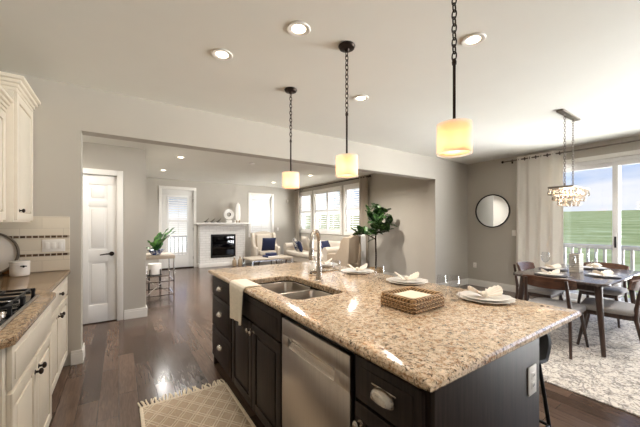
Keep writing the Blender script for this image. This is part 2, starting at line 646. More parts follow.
def weave_mat(name, a, c, sx=60, sz=90):
    m, nt, b, out = new_mat(name)
    tc = N(nt, 'TexCoord')
    w1 = N(nt, 'TexWave', Scale=sx, Distortion=5.0, bands_direction='DIAGONAL')
    w2 = N(nt, 'TexNoise', Scale=sz, Detail=2.0)
    for n in (w1, w2):
        nt.links.new(tc.outputs['Object'], n.inputs['Vector'])
    r = ramp(nt, [(0.2, lin(*a)), (0.8, lin(*c))])
    mx = N(nt, 'MixRGB'); mx.inputs['Fac'].default_value = 0.5
    nt.links.new(w1.outputs['Color'], mx.inputs['Color1'])
    nt.links.new(w2.outputs['Color'], mx.inputs['Color2'])
    nt.links.new(mx.outputs['Color'], r.inputs['Fac'])
    nt.links.new(r.outputs['Color'], b.inputs['Base Color'])
    b.inputs['Roughness'].default_value = 0.7
    bp = N(nt, 'Bump', Strength=0.7, Distance=0.004)
    nt.links.new(mx.outputs['Color'], bp.inputs['Height'])
    nt.links.new(bp.outputs[0], b.inputs['Normal'])
    return m


def two_tone(name, a, c, scale=18.0, t=0.5, rough=0.8):
    m, nt, b, out = new_mat(name)
    tc = N(nt, 'TexCoord')
    no = N(nt, 'TexNoise', Scale=scale, Detail=2.0, Distortion=1.0)
    nt.links.new(tc.outputs['Object'], no.inputs['Vector'])
    r = ramp(nt, [(t - 0.02, lin(*a)), (t + 0.02, lin(*c))])
    nt.links.new(no.outputs['Fac'], r.inputs['Fac'])
    nt.links.new(r.outputs['Color'], b.inputs['Base Color'])
    b.inputs['Roughness'].default_value = rough
    return m


MAT = dict(
    wall=plain('wall_paint', (184, 178, 168), 0.85, var=0.015, scale=3, bump=0.08, bscale=260),
    ceil=plain('ceiling_paint', (227, 226, 219), 0.9, var=0.01, scale=3, bump=0.12, bscale=180),
    trim=plain('white_trim', (232, 229, 223), 0.4, var=0.01),
    door=plain('white_door_paint', (230, 228, 224), 0.4, var=0.01),
    cab=plain('cream_cabinet_paint', (226, 217, 201), 0.42, var=0.02, scale=12),
    glaze=plain('cream_cabinet_glaze', (176, 160, 136), 0.5, var=0.05),
    dark=wood('espresso_wood', (32, 25, 22), (54, 43, 38), 0.5, 5, 'z', coat=0.0, spec=0.25),
    darkin=plain('toe_kick_black', (22, 18, 17), 0.6),
    floor=plank_floor(),
    granite=granite('pale_granite', (228, 204, 174), (176, 131, 90), (70, 52, 42), 0.15),
    granite2=granite('brown_granite', (190, 162, 128), (134, 98, 66), (52, 38, 31), 0.09),
    steel=brushed('stainless_steel', (196, 190, 184), 0.3, 'z'),
    sinksteel=brushed('sink_steel', (176, 166, 154), 0.32, 'x'),
    nickel=plain('brushed_nickel', (196, 188, 178), 0.24, 1.0, var=0.03),
    bronze=plain('dark_bronze', (52, 42, 36), 0.4, 0.8, var=0.05),
    black=plain('black_metal', (26, 25, 25), 0.45, 0.4),
    iron=plain('cast_iron', (34, 34, 36), 0.5, 0.3, bump=0.2, bscale=300),
    blackglass=plain('black_glass', (12, 13, 15), 0.08),
    tile=tile_mat('cream_subway_tile', (224, 214, 196), (206, 195, 178), 0.30, 0.10, 0.002, 0.16),
    mosaic=tile_mat('brown_mosaic_tile', (66, 50, 40), (196, 184, 166), 0.042, 0.028, 0.004, 0.12, c2=(110, 88, 70)),
    switch=plain('white_plastic', (236, 233, 228), 0.35, var=0.01),
    slot=plain('dark_slot', (40, 38, 36), 0.5),
    ceramic=plain('white_ceramic', (236, 232, 226), 0.18, var=0.015),
    porcelain=plain('cream_porcelain', (228, 222, 214), 0.2, var=0.02),
    walnut=wood('walnut_wood', (62, 38, 27), (106, 68, 47), 0.4, 4, 'x', coat=0.1),
    chairwood=wood('dark_walnut_wood', (44, 31, 26), (76, 54, 44), 0.42, 4, 'z', coat=0.1),
    tablewood=wood('charcoal_table_wood', (66, 58, 56), (104, 94, 90), 0.22, 4, 'x', coat=0.3),
    seat=plain('grey_seat_fabric', (150, 146, 144), 0.95, var=0.12, scale=150, bump=0.3, bscale=500),
    curtain=sheer('cream_curtain_linen', (234, 229, 221), 0.14, weave=0.2),
    drape=sheer('taupe_drape_linen', (186, 176, 162), 0.2, weave=0.2),
    sheerwhite=sheer('white_sheer_voile', (246, 246, 246), 0.5, clear=0.15),
    shade=sheer('pendant_linen', (250, 234, 214), 0.6),
    organza=sheer('pendant_organza', (252, 246, 236), 0.6, clear=0.55),
    bulb=emit('warm_bulb', (255, 214, 150), 5.0),
    lens=emit('recessed_lens', (255, 236, 204), 9.0),
    glass=clear_glass('window_glass'),
    runner=runner_mat(),
    tassel=plain('cotton_tassel', (226, 212, 188), 0.95, var=0.1, scale=60),
    rug=dining_rug_mat(),
    rugedge=plain('rug_binding', (196, 184, 168), 0.9),
    towel=plain('cream_waffle_towel', (238, 229, 212), 0.95, var=0.05, scale=60, bump=0.5, bscale=180),
    napkin=plain('cream_napkin_linen', (236, 226, 212), 0.95, var=0.05, scale=40, bump=0.3, bscale=300),
    paper=plain('cream_paper_napkin', (240, 228, 204), 0.9, var=0.02),
    wicker=weave_mat('woven_seagrass', (70, 46, 28), (212, 174, 128), 30, 70),
    mirror=plain('mirror_silver', (236, 238, 238), 0.015, 1.0, var=0.0),
    bricks=tile_mat('white_painted_brick', (232, 230, 226), (206, 203, 198), 0.22, 0.075, 0.005, 0.5),
    brickside=tile_mat('white_painted_brick_side', (232, 230, 226), (206, 203, 198), 0.22, 0.075, 0.005, 0.5, plane='yz'),
    firebox=plain('firebox_black', (26, 24, 23), 0.5),
    log=wood('charred_log', (46, 36, 30), (120, 96, 74), 0.9, 3, 'x'),
    sofa=plain('ivory_upholstery', (206, 195, 180), 0.95, var=0.05, scale=60, bump=0.3, bscale=400),
    wingcloth=plain('taupe_linen_upholstery', (176, 160, 140), 0.95, var=0.06, scale=80, bump=0.3, bscale=400),
    navy=plain('navy_velvet', (32, 40, 72), 0.85, var=0.15, scale=40),
    navybook=plain('navy_lacquer', (38, 46, 84), 0.4, var=0.05),
    pattern=two_tone('blue_patterned_linen', (54, 66, 100), (222, 216, 206), 16),
    leaf=two_tone('fig_leaf', (40, 72, 34), (84, 122, 58), 5, 0.5, 0.38),
    leaf2=two_tone('bowl_plant_leaf', (30, 74, 30), (84, 136, 56), 12, 0.5, 0.38),
    bark=plain('dark_bark', (48, 36, 28), 0.9, var=0.2, scale=40, bump=0.6, bscale=80),
    soil=plain('potting_soil', (46, 34, 26), 0.95, bump=0.8, bscale=80),
    basketpot=weave_mat('woven_planter', (110, 84, 58), (190, 160, 118), 12, 90),
    chrome=plain('chrome', (206, 204, 202), 0.12, 1.0, var=0.02),
    stonetop=plain('whitewashed_wood_top', (168, 155, 138), 0.4, var=0.1, scale=14, stretch=(8, 1, 1)),
    bluewhite=two_tone('blue_white_glaze', (60, 78, 128), (220, 222, 226), 26, 0.52, 0.2),
    birch=plain('weathered_wood', (170, 150, 124), 0.7, var=0.2, scale=20, stretch=(1, 1, 6)),
    board=wood('cutting_board_wood', (120, 76, 40), (176, 124, 72), 0.45, 4, 'z'),
    vase=plain('pale_stone_vase', (186, 178, 166), 0.6, var=0.08, scale=30, bump=0.4, bscale=90),
    pewter=plain('pewter_metal', (128, 120, 112), 0.4, 0.9, var=0.05),
    rail=plain('white_vinyl_rail', (150, 147, 142), 0.5, var=0.02),
    deck=plain('grey_deck_boards', (150, 144, 138), 0.7, var=0.1, scale=20, stretch=(1, 8, 1)),
    vinyl=plain('white_vinyl_frame', (226, 224, 222), 0.4, var=0.01),
    shutter=plain('white_shutter_paint', (238, 237, 234), 0.4, var=0.01),
)


def grass_mat():
    m, nt, b, out = new_mat('prairie_grass')
    tc = N(nt, 'TexCoord')
    mp = N(nt, 'Mapping'); mp.inputs['Scale'].default_value = (0.10, 0.05, 0.1)
    nt.links.new(tc.outputs['Object'], mp.inputs[0])
    n1 = N(nt, 'TexNoise', Scale=1.6, Detail=9.0, Roughness=0.72)
    nt.links.new(mp.outputs[0], n1.inputs['Vector'])
    r = ramp(nt, [(0.32, lin(118, 120, 66)), (0.5, lin(150, 148, 96)), (0.68, lin(182, 176, 130))])
    nt.links.new(n1.outputs['Fac'], r.inputs['Fac'])
    nt.links.new(r.outputs['Color'], b.inputs['Base Color'])
    b.inputs['Roughness'].default_value = 1.0
    b.inputs['Specular IOR Level'].default_value = 0.0
    return m


MAT['grass'] = grass_mat()


def tumbler_glass():
    m, nt, b, out = new_mat('drinking_glass')
    nt.nodes.remove(b)
    tr = N(nt, 'BsdfTransparent'); tr.inputs['Color'].default_value = (0.97, 0.975, 0.98, 1)
    gl = N(nt, 'BsdfGlossy'); gl.inputs['Roughness'].default_value = 0.03
    lw = N(nt, 'LayerWeight'); lw.inputs['Blend'].default_value = 0.5
    pw = N(nt, 'Math', operation='POWER'); pw.inputs[1].default_value = 3.0
    nt.links.new(lw.outputs['Facing'], pw.inputs[0])
    mul = N(nt, 'Math', operation='MULTIPLY_ADD'); mul.inputs[1].default_value = 0.55; mul.inputs[2].default_value = 0.04
    mx = N(nt, 'MixShader')
    nt.links.new(pw.outputs[0], mul.inputs[0])
    nt.links.new(mul.outputs[0], mx.inputs[0])
    nt.links.new(tr.outputs[0], mx.inputs[1])
    nt.links.new(gl.outputs[0], mx.inputs[2])
    nt.links.new(mx.outputs[0], out.inputs[0])
    return m


MAT['tumbler'] = tumbler_glass()


def crystal_mat():
    m, nt, b, out = new_mat('crystal')
    b.inputs['Base Color'].default_value = lin(250, 240, 228)
    b.inputs['Roughness'].default_value = 0.08
    b.inputs['Transmission Weight'].default_value = 0.75
    b.inputs['IOR'].default_value = 1.5
    return m


MAT['crystal'] = crystal_mat()


# ================================================================== the setting
H = 2.71          # ceiling height
TOPZ = 0.92       # worktop height
def struct(mb, name, mat, label=None, parent=None, smooth=False):
    o = mb.build(name, mat, parent, smooth=smooth)
    o['kind'] = 'structure'
    if label: o['label'] = label
    return o


struct(MB().box(-1.25, 6.75, -3.0, 10.2, -0.14, 0.0), 'floor', MAT['floor'], 'dark brown hardwood plank floor')
mb = MB()
mb.box(-1.25, 6.75, -3.0, 10.2, H, H + 0.12)
struct(mb, 'ceiling', MAT['ceil'], 'off-white painted ceiling')
struct(MB().box(-1.20, 0.33, 3.9, 5.08, 2.46, H + 0.02), 'ceiling_hall', MAT['ceil'], 'dropped ceiling over the hall by the white panel door')

WN = 3.73         # kitchen north wall face
mb = MB()
mb.box(-1.20, -0.309, WN, 3.90, 0, H + 0.01)
mb.box(-0.309, 5.36, WN, 3.90, 2.275, H + 0.01)
mb.box(5.36, 6.60, WN, 3.90, 0, H + 0.01)
struct(mb, 'wall_north', MAT['wall'], 'greige kitchen wall with the wide opening to the living room')
struct(MB().box(-1.25, -1.10, -3.0, 5.2, 0, H + 0.01), 'wall_west', MAT['wall'], 'greige wall behind the cream cabinets')
struct(MB().box(-1.25, 6.75, -3.1, -2.98, 0, H + 0.01), 'wall_south', MAT['wall'], 'greige wall behind the camera')
SY0, SY1, SZ = 0.26, 2.26, 2.42   # sliding door hole
mb = MB()
mb.box(6.55, 6.70, -0.25, SY0, 0, H + 0.01)
mb.box(6.55, 6.70, -3.0, -2.85, 0, H + 0.01)
mb.box(6.55, 6.70, -2.85, -0.25, 2.5, H + 0.01)  # unseen opening under this piece, added to let daylight into the kitchen
mb.box(6.55, 6.70, SY1, 3.90, 0, H + 0.01)
mb.box(6.55, 6.70, SY0, SY1, SZ, H + 0.01)
struct(mb, 'wall_east', MAT['wall'], 'greige dining wall with the round mirror and sliding door')
# hall and living room
mb = MB()
mb.box(-1.20, -0.80, 5.08, 5.20, 0, H + 0.01)
mb.box(-0.80, -0.01, 5.08, 5.20, 2.045, H + 0.01)
mb.box(-0.80, -0.01, 5.15, 5.20, 0, 2.05)  # unseen backing behind the door, added to stop daylight leaking under it
mb.box(-0.01, 0.33, 5.08, 5.20, 0, H + 0.01)
struct(mb, 'wall_hall', MAT['wall'], 'greige hall wall around the white panel door')
struct(MB().box(0.20, 0.33, 5.20, 10.0, 0, H + 0.01), 'wall_living_west', MAT['wall'])
LX, LY = 5.65, 10.0
# back wall with door and window holes
D0, D1, DZ = 1.05, 1.95, 2.42
W0, W1, WZ0, WZ1 = 3.80, 4.62, 0.97, 2.38
mb = MB()
mb.box(0.20, D0, LY, 10.15, 0, H + 0.01)
mb.box(D0, D1, LY, 10.15, DZ, H + 0.01)
mb.box(D1, W0, LY, 10.15, 0, H + 0.01)
mb.box(W0, W1, LY, 10.15, 0, WZ0)
mb.box(W0, W1, LY, 10.15, WZ1, H + 0.01)
mb.box(W1, 5.80, LY, 10.15, 0, H + 0.01)
struct(mb, 'wall_living_north', MAT['wall'], 'greige living room wall behind the fireplace')
LW = [(8.93, 9.66), (7.24, 8.70), (6.30, 7.00)]   # y ranges of the side windows
LZ0, LZ1 = 1.10, 2.46
mb = MB()
ys = [3.90] + sorted([v for r in LW for v in r]) + [10.0]
for i in range(0, len(ys), 2):
    mb.box(LX, 5.80, ys[i], ys[i + 1], 0, H + 0.01)
for y0, y1 in LW:
    mb.box(LX, 5.80, y0, y1, 0, LZ0)
    mb.box(LX, 5.80, y0, y1, LZ1, H + 0.01)
struct(mb, 'wall_living_east', MAT['wall'], 'greige living room wall with three shuttered windows and the fig tree')


def baseboard(name, segs, label=None):
    """segs: boxes (x0,x1,y0,y1) hugging the wall"""
    mb = MB()
    for x0, x1, y0, y1 in segs:
        mb.box(x0, x1, y0, y1, 0, 0.105, 0.0)
        dx = 0.004 if x1 - x0 < y1 - y0 else 0
        dy = 0.004 if not dx else 0
        mb.box(x0 + dx, x1 - dx, y0 + dy, y1 - dy, 0.105, 0.135, 0.004)
    struct(mb, name, MAT['trim'], label)


baseboard('baseboard_north', [(-0.385, -0.297, 3.712, 3.73), (-0.309, -0.291, 3.712, 3.92), (5.345, 6.55, 3.712, 3.73), (5.342, 5.36, 3.712, 3.92)])
baseboard('baseboard_east', [(6.532, 6.55, 2.34, 3.73)])
baseboard('baseboard_hall', [(0.06, 0.348, 5.062, 5.08), (0.33, 0.348, 5.08, 9.98)])
baseboard('baseboard_living_north', [(0.35, 0.97, 9.982, 10.0), (2.03, 2.04, 9.982, 10.0), (3.58, 5.65, 9.982, 10.0)])
baseboard('baseboard_living_east', [(5.632, 5.65, 3.92, 9.98)])


def louvers(mb, horiz0, horiz1, z0, z1, plane, at, tilt=38, pitch=0.062, depth=0.07):
    """tilted slats between horiz0..horiz1; plane 'y' means the panel lies in XZ at y=at"""
    n = max(1, int((z1 - z0) / pitch))
    st = (z1 - z0) / n
    for k in range(n):
        zc = z0 + (k + 0.5) * st
        if plane == 'y':
            c = ((horiz0 + horiz1) / 2, at, zc)
            mb.box(horiz0, horiz1, at - depth / 2, at + depth / 2, zc - 0.005, zc + 0.005, M=rot_about(c, 'X', tilt))
        else:
            c = (at, (horiz0 + horiz1) / 2, zc)
            mb.box(at - depth / 2, at + depth / 2, horiz0, horiz1, zc - 0.005, zc + 0.005, M=rot_about(c, 'Y', -tilt))


def shutter_panel(parent, a0, a1, z0, z1, plane, at, split=True, tilt=38, st=0.05):
    """one hinged plantation shutter: frame of stiles and rails, louvers as its child"""
    mb = MB()
    def B(u0, u1, w0, w1):
        if plane == 'y': mb.box(u0, u1, at - 0.014, at + 0.014, w0, w1, 0.003)
        else: mb.box(at - 0.014, at + 0.014, u0, u1, w0, w1, 0.003)
    B(a0, a0 + st, z0, z1); B(a1 - st, a1, z0, z1)
    B(a0, a1, z0, z0 + 0.09); B(a0, a1, z1 - 0.08, z1)
    zm = z0 + (z1 - z0) * 0.52
    if split: B(a0, a1, zm - 0.035, zm + 0.035)
    p = mb.build('shutter', MAT['shutter'], parent)
    lv = MB()
    rng = [(z0 + 0.09, zm - 0.035), (zm + 0.035, z1 - 0.08)] if split else [(z0 + 0.09, z1 - 0.08)]
    for b0, b1 in rng:
        louvers(lv, a0 + st, a1 - st, b0, b1, plane, at, tilt)
    lv.build('louvers', MAT['shutter'], p)
    tb = MB()
    for b0, b1 in rng:
        c = (a0 + a1) / 2
        if plane == 'y': tb.box(c - 0.006, c + 0.006, at - 0.046, at - 0.036, b0 + 0.03, b1 - 0.03)
        else: tb.box(at - 0.046, at - 0.036, c - 0.006, c + 0.006, b0 + 0.03, b1 - 0.03)
    tb.build('tilt_rod', MAT['shutter'], p)
    return p


def window(n, plane, at, a0, a1, z0, z1, panels, label, tilt):
    root = thing('window_%d' % n, label, 'window', (0, 0, 0), kind='structure')
    t = 0.075
    mb = MB()
    def B(m, u0, u1, w0, w1, d0, d1, bev=0.004):
        if plane == 'y': m.box(u0, u1, at + d0, at + d1, w0, w1, bev)
        else: m.box(at + d0, at + d1, u0, u1, w0, w1, bev)
    B(mb, a0 - t, a0 + 0.02, z0 - t, z1 + t, -0.022, 0.0)
    B(mb, a1 - 0.02, a1 + t, z0 - t, z1 + t, -0.022, 0.0)
    B(mb, a0, a1, z1 - 0.02, z1 + t, -0.022, 0.0)
    B(mb, a0, a1, z0 - t, z0 + 0.02, -0.022, 0.0)
    mb.build('casing', MAT['trim'], root)
    fr = MB()
    B(fr, a0, a0 + 0.045, z0, z1, 0.09, 0.13); B(fr, a1 - 0.045, a1, z0, z1, 0.09, 0.13)
    B(fr, a0, a1, z0, z0 + 0.045, 0.09, 0.13); B(fr, a0, a1, z1 - 0.045, z1, 0.09, 0.13)
    zc = (z0 + z1) / 2
    B(fr, a0, a1, zc - 0.02, zc + 0.02, 0.09, 0.13)
    f = fr.build('sash_frame', MAT['vinyl'], root)
    g = MB(); B(g, a0 + 0.03, a1 - 0.03, z0 + 0.03, z1 - 0.03, 0.108, 0.112, 0)
    g.build('pane', MAT['glass'], f)
    w = (a1 - a0) / panels
    for k in range(panels):
        shutter_panel(root, a0 + k * w + 0.003, a0 + (k + 1) * w - 0.003, z0 + 0.004, z1 - 0.004, plane, at + 0.03, True, tilt)
    return root


window(1, 'y', LY, W0, W1, WZ0, WZ1, 1, 'white shuttered window to the right of the fireplace', 62)
window(2, 'x', LX, LW[0][0], LW[0][1], LZ0, LZ1, 1, 'narrow shuttered window nearest the room corner', -14)
window(3, 'x', LX, LW[1][0], LW[1][1], LZ0, LZ1, 2, 'wide shuttered window in the middle of the three above the sofa', -14)
window(4, 'x', LX, LW[2][0], LW[2][1], LZ0, LZ1, 1, 'narrow shuttered window beside the taupe drape', -14)


# --- white six-panel door in the hall
def panel_door():
    root = thing('door_1', 'white six-panel interior door in the hall with a dark lever', 'door', (-0.40, 5.10, 0), kind='structure')
    x0, x1 = -0.785, -0.02
    mb = MB()
    mb.box(x0, x1, 5.105, 5.135, 0.012, 2.03, 0.002)
    stiles = [(x0, x0 + 0.115), (x0 + 0.325, x0 + 0.445), (x1 - 0.115, x1)]
    for a, b in stiles: mb.box(a, b, 5.093, 5.108, 0.012, 2.03, 0.004)
    for a, b in [(0.012, 0.255), (0.84, 1.01), (1.60, 1.69), (1.90, 2.03)]: mb.box(x0, x1, 5.0932, 5.108, a, b, 0.004)
    leaf = mb.build('door_leaf', MAT['door'], root, world=root)
    pm = MB()
    for a, b in [(stiles[0][1], stiles[1][0]), (stiles[1][1], stiles[2][0])]:
        for c, d in [(0.255, 0.84), (1.01, 1.60), (1.69, 1.90)]:
            pm.box(a + 0.028, b - 0.028, 5.096, 5.112, c + 0.028, d - 0.028, 0.010)
    pm.build('raised_panels', MAT['door'], leaf, world=root)
    c = MB()
    c.box(x0 - 0.09, x0 - 0.01, 5.058, 5.08, 0, 2.11, 0.005)
    c.box(x1 - 0.005, x1 + 0.07, 5.058, 5.08, 0, 2.11, 0.005)
    c.box(x0 - 0.09, x1 + 0.07, 5.058, 5.08, 2.035, 2.11, 0.005)
    c.build('casing', MAT['trim'], root, world=root)
    h = MB()
    h.cyl((-0.085, 5.094, 0.945), (-0.085, 5.080, 0.945), 0.030)
    h.cyl((-0.085, 5.082, 0.945), (-0.085, 5.045, 0.945), 0.011)
    h.tube([(-0.085, 5.05, 0.945), (-0.12, 5.045, 0.947), (-0.16, 5.047, 0.944), (-0.215, 5.05, 0.936)], [0.012, 0.011, 0.009, 0.007], 10)
    h.build('lever_handle', MAT['bronze'], root, world=root)


panel_door()


# --- glazed patio door on the living room back wall
def patio_door():
    root = thing('door_2', 'white glazed patio door with shutters left of the fireplace', 'door', (1.5, LY, 0), kind='structure')
    c = MB()
    c.box(D0 - 0.075, D0 + 0.01, LY - 0.022, LY, 0, DZ + 0.08, 0.004)
    c.box(D1 - 0.01, D1 + 0.075, LY - 0.022, LY, 0, DZ + 0.08, 0.004)
    c.box(D0 - 0.075, D1 + 0.075, LY - 0.022, LY, DZ - 0.01, DZ + 0.08, 0.004)
    c.build('casing', MAT['trim'], root, world=root)
    l = MB()
    y0, y1 = LY + 0.03, LY + 0.075
    l.box(D0 + 0.01, D0 + 0.15, y0, y1, 0.02, DZ - 0.01, 0.004)
    l.box(D1 - 0.15, D1 - 0.01, y0, y1, 0.02, DZ - 0.01, 0.004)
    l.box(D0 + 0.01, D1 - 0.01, y0, y1, 0.02, 0.42, 0.004)
    l.box(D0 + 0.01, D1 - 0.01, y0, y1, DZ - 0.18, DZ - 0.01, 0.004)
    leaf = l.build('door_leaf', MAT['door'], root, world=root)
    g = MB().box(D0 + 0.14, D1 - 0.14, LY + 0.05, LY + 0.055, 0.40, DZ - 0.17)
    g.build('pane', MAT['glass'], leaf, world=root)
    t = MB().box(D0, D1, LY - 0.03, LY + 0.1, 0, 0.03)
    t.build('threshold', MAT['bronze'], root, world=root)
    hinge = MB()
    for z in (0.3, 1.2, 2.1):
        hinge.cyl((D1 - 0.008, LY + 0.018, z - 0.045), (D1 - 0.008, LY + 0.018, z + 0.045), 0.009)
    hinge.build('hinges', MAT['bronze'], root, world=root)
    # shutter in two tiers; the lowest louvers stand open
    mb = MB()
    a0, a1, z0, z1, at = D0 + 0.15, D1 - 0.15, 0.43, DZ - 0.18, LY + 0.012
    for u0, u1, w0, w1 in [(a0, a0 + 0.045, z0, z1), (a1 - 0.045, a1, z0, z1), (a0, a1, z0, z0 + 0.08), (a0, a1, z1 - 0.07, z1), (a0, a1, 1.42, 1.50)]:
        mb.box(u0, u1, at - 0.014, at + 0.014, w0, w1, 0.003)
    p = mb.build('shutter', MAT['shutter'], root, world=root)
    lv = MB()
    louvers(lv, a0 + 0.045, a1 - 0.045, 1.50, z1 - 0.07, 'y', at, 40)
    louvers(lv, a0 + 0.045, a1 - 0.045, 0.98, 1.42, 'y', at, 40)
    louvers(lv, a0 + 0.045, a1 - 0.045, z0 + 0.08, 0.98, 'y', at, 6)
    lv.build('louvers', MAT['shutter'], p, world=root)
    tr = MB().box((a0 + a1) / 2 - 0.007, (a0 + a1) / 2 + 0.007, at - 0.05, at - 0.04, z0 + 0.1, z1 - 0.1)
    tr.build('tilt_rod', MAT['shutter'], p, world=root)


patio_door()


# --- sliding glass door of the dining area
def sliding_door():
    root = thing('door_3', 'wide sliding glass door looking over the deck to green prairie', 'door', (6.6, 1.25, 0), kind='structure')
    f = MB()
    f.box(6.56, 6.69, SY0, SY0 + 0.05, 0, SZ, 0.004)
    f.box(6.56, 6.69, SY1 - 0.05, SY1, 0, SZ, 0.004)
    f.box(6.56, 6.69, SY0, SY1, SZ - 0.06, SZ, 0.004)
    f.box(6.56, 6.69, SY0, SY1, 0, 0.04, 0.004)
    f.build('door_frame', MAT['vinyl'], root, world=root)
    for nm, xa, ya, yb in (('fixed_panel', 6.645, 1.26, SY1 - 0.05), ('sliding_panel', 6.595, SY0 + 0.05, 1.345)):
        p = MB()
        s = 0.075
        p.box(xa - 0.02, xa + 0.02, ya, ya + s, 0.04, SZ - 0.06, 0.004)
        p.box(xa - 0.02, xa + 0.02, yb - s, yb, 0.04, SZ - 0.06, 0.004)
        p.box(xa - 0.02, xa + 0.02, ya, yb, 0.04, 0.14, 0.004)
        p.box(xa - 0.02, xa + 0.02, ya, yb, SZ - 0.13, SZ - 0.06, 0.004)
        po = p.build(nm, MAT['vinyl'], root, world=root)
        MB().box(xa - 0.003, xa + 0.003, ya + s - 0.01, yb - s + 0.01, 0.13, SZ - 0.12).build('pane', MAT['glass'], po, world=root)
    h = MB()
    h.box(6.555, 6.576, 1.295, 1.32, 0.98, 1.16, 0.006)
    h.build('handle', MAT['black'], root, world=root)
    c = MB()
    c.box(6.53, 6.55, SY1, SY1 + 0.07, 0, SZ + 0.07, 0.004)
    c.box(6.53, 6.55, SY0 - 0.07, SY0, 0, SZ + 0.07, 0.004)
    c.box(6.53, 6.55, SY0 - 0.07, SY1 + 0.07, SZ, SZ + 0.07, 0.004)
    c.build('casing', MAT['trim'], root, world=root)


sliding_door()


# ------------------------------------------------------------------ outdoors
mb = MB()
R = [9.5, 14, 20, 35, 60, 110, 200, 400, 800]
def ground(u, v):
    i = u * (len(R) - 1)
    k = min(int(i), len(R) - 2); r = R[k] + (R[k + 1] - R[k]) * (i - k)
    a = math.radians(-2 + 80 * v)
    z = -2.3 + 0.0
    if r > 20: z = -2.3 + 0.038 * (r - 20)
    return Vector((3 + r * math.cos(a), 3.6 + r * math.sin(a), z))
mb.grid(ground, 8, 72)
g = struct(mb, 'prairie_ground', MAT['grass'], 'open green prairie rising to the horizon outside the sliding door', smooth=True)
struct(MB().box(6.75, 7.95, -1.6, 4.4, -0.14, -0.03), 'deck_floor', MAT['deck'], 'deck boards outside the sliding door')
struct(MB().box(0.4, 3.2, 10.25, 11.6, -0.14, -0.03), 'porch_floor', MAT['deck'], 'porch boards outside the patio door')


def railing(name, label, p0, p1, n):
    root = thing(name, label, 'railing', (p0[0], p0[1], -0.03))
    d = Vector((p1[0] - p0[0], p1[1] - p0[1], 0)); L = d.length; rz = math.atan2(d.y, d.x)
    root.rotation_euler = (0, 0, rz)
    MB().box(0, L, -0.045, 0.045, 0.90, 0.985, 0.006).build('top_rail', MAT['rail'], root)
    MB().box(0, L, -0.025, 0.025, 0.08, 0.14, 0.004).build('bottom_rail', MAT['rail'], root)
    first = None
    for k in range(n):
        if first is None:
            first = MB().box(-0.022, 0.022, -0.018, 0.018, 0.14, 0.905, 0.003).build('baluster', MAT['rail'], root)
            o = first
        else:
            o = first.copy(); COL.objects.link(o); o.parent = root
        o.location = (0.07 + (L - 0.14) * k / (n - 1), 0, 0)
    for k in (0, 1):
        MB().box(-0.05 + k * L, 0.05 + k * L, -0.05, 0.05, 0, 1.05, 0.006).build('post', MAT['rail'], root)


railing('deck_railing', 'pale deck railing outside the sliding door', (7.85, -1.5), (7.85, 4.3), 46)
railing('porch_railing', 'white porch railing outside the glazed patio door', (0.5, 11.5), (3.1, 11.5), 20)


# ------------------------------------------------------------------ fixed lights
def recessed(loc, label, group, watts, r=0.082, col=(1.0, 0.93, 0.84)):
    root = thing('recessed_light', label, 'ceiling light', loc, group=group)
    MB().lathe([(r - 0.03, 0.0), (r, -0.001), (r, -0.005), (r - 0.004, -0.010), (r - 0.012, -0.011), (r - 0.034, -0.004), (r - 0.034, -0.001)], seg=32).build('trim_ring', MAT['switch'], root)
    MB().lathe([(0.0, -0.005), (r - 0.040, -0.005), (r - 0.034, -0.0015), (0.0, -0.0015)], seg=28).build('lens', MAT['lens'], root)
    d = bpy.data.lights.new('recessed_lamp', 'SPOT')
    d.energy = watts
    d.color = col
    d.spot_size = math.radians(150)
    d.spot_blend = 0.7
    d.shadow_soft_size = 0.05
    o = bpy.data.objects.new('recessed_lamp', d)
    COL.objects.link(o)
    o.parent = root
    o.location = (0, 0, -0.02)
    return root


CAN_W, LIV_W = 24, 190
DAYW = (1.0, 0.975, 0.945)
kg = 'recessed lights in the kitchen ceiling'
recessed((1.03, 1.79, H), 'recessed ceiling light nearest the top of the photo, left of the middle pendant', kg, CAN_W)
recessed((0.68, 2.40, H), 'recessed ceiling light farthest left in the kitchen ceiling', kg, CAN_W)
recessed((2.15, 2.40, H), 'recessed ceiling light just right of the middle pendant', kg, CAN_W)
recessed((2.15, 1.18, H), 'recessed ceiling light beside the nearest pendant chain', kg, CAN_W)
lg = 'recessed lights in the living room ceiling'
recessed((1.03, 6.56, H), 'recessed living room light nearest the hall opening, at far left', lg, LIV_W, col=DAYW)
recessed((0.92, 8.38, H), 'recessed living room light in front of the patio door', lg, 80, col=DAYW)
recessed((4.15, 8.85, H), 'recessed living room light near the far corner by the single window', lg, 70, col=DAYW)
recessed((4.40, 7.00, H), 'recessed living room light over the sofa area', lg, 120, col=DAYW)
recessed((2.3, 4.85, H), 'added recessed fill light hidden behind the header beam, at left', lg, 150, col=DAYW)  # unseen fill lamp, added to brighten the living room
recessed((4.25, 4.85, H), 'added recessed fill light hidden behind the header beam, near the fig tree', lg, 150, col=(1.0, 0.92, 0.82))  # unseen lamp added to lift the wall by the fig
recessed((0.9, -1.3, H), 'added recessed fill light in the ceiling behind the camera', kg, 70, col=DAYW)  # added behind the view to brighten island front and left cabinets
recessed((3.7, 0.33, H), 'added recessed fill light beyond the right edge of the view', kg, 50, col=DAYW)  # extra lamp out of view, added as fill for the dining side
recessed((5.3, 0.5, H), 'added recessed fill light over the far dining end, out of view', kg, 60, col=DAYW)  # extra lamp out of view, added to brighten the mirror wall
recessed((-0.55, 4.45, 2.46), 'recessed light in the dropped hall ceiling, hidden behind the left wall', 'recessed light in the hall', 36)
t = thing('smoke_detector', 'small round smoke detector on the living room ceiling', 'smoke detector', (2.45, 6.35, H))
MB().lathe([(0, -0.03), (0.04, -0.03), (0.058, -0.02), (0.062, 0)], seg=24).build('body', MAT['switch'], t)


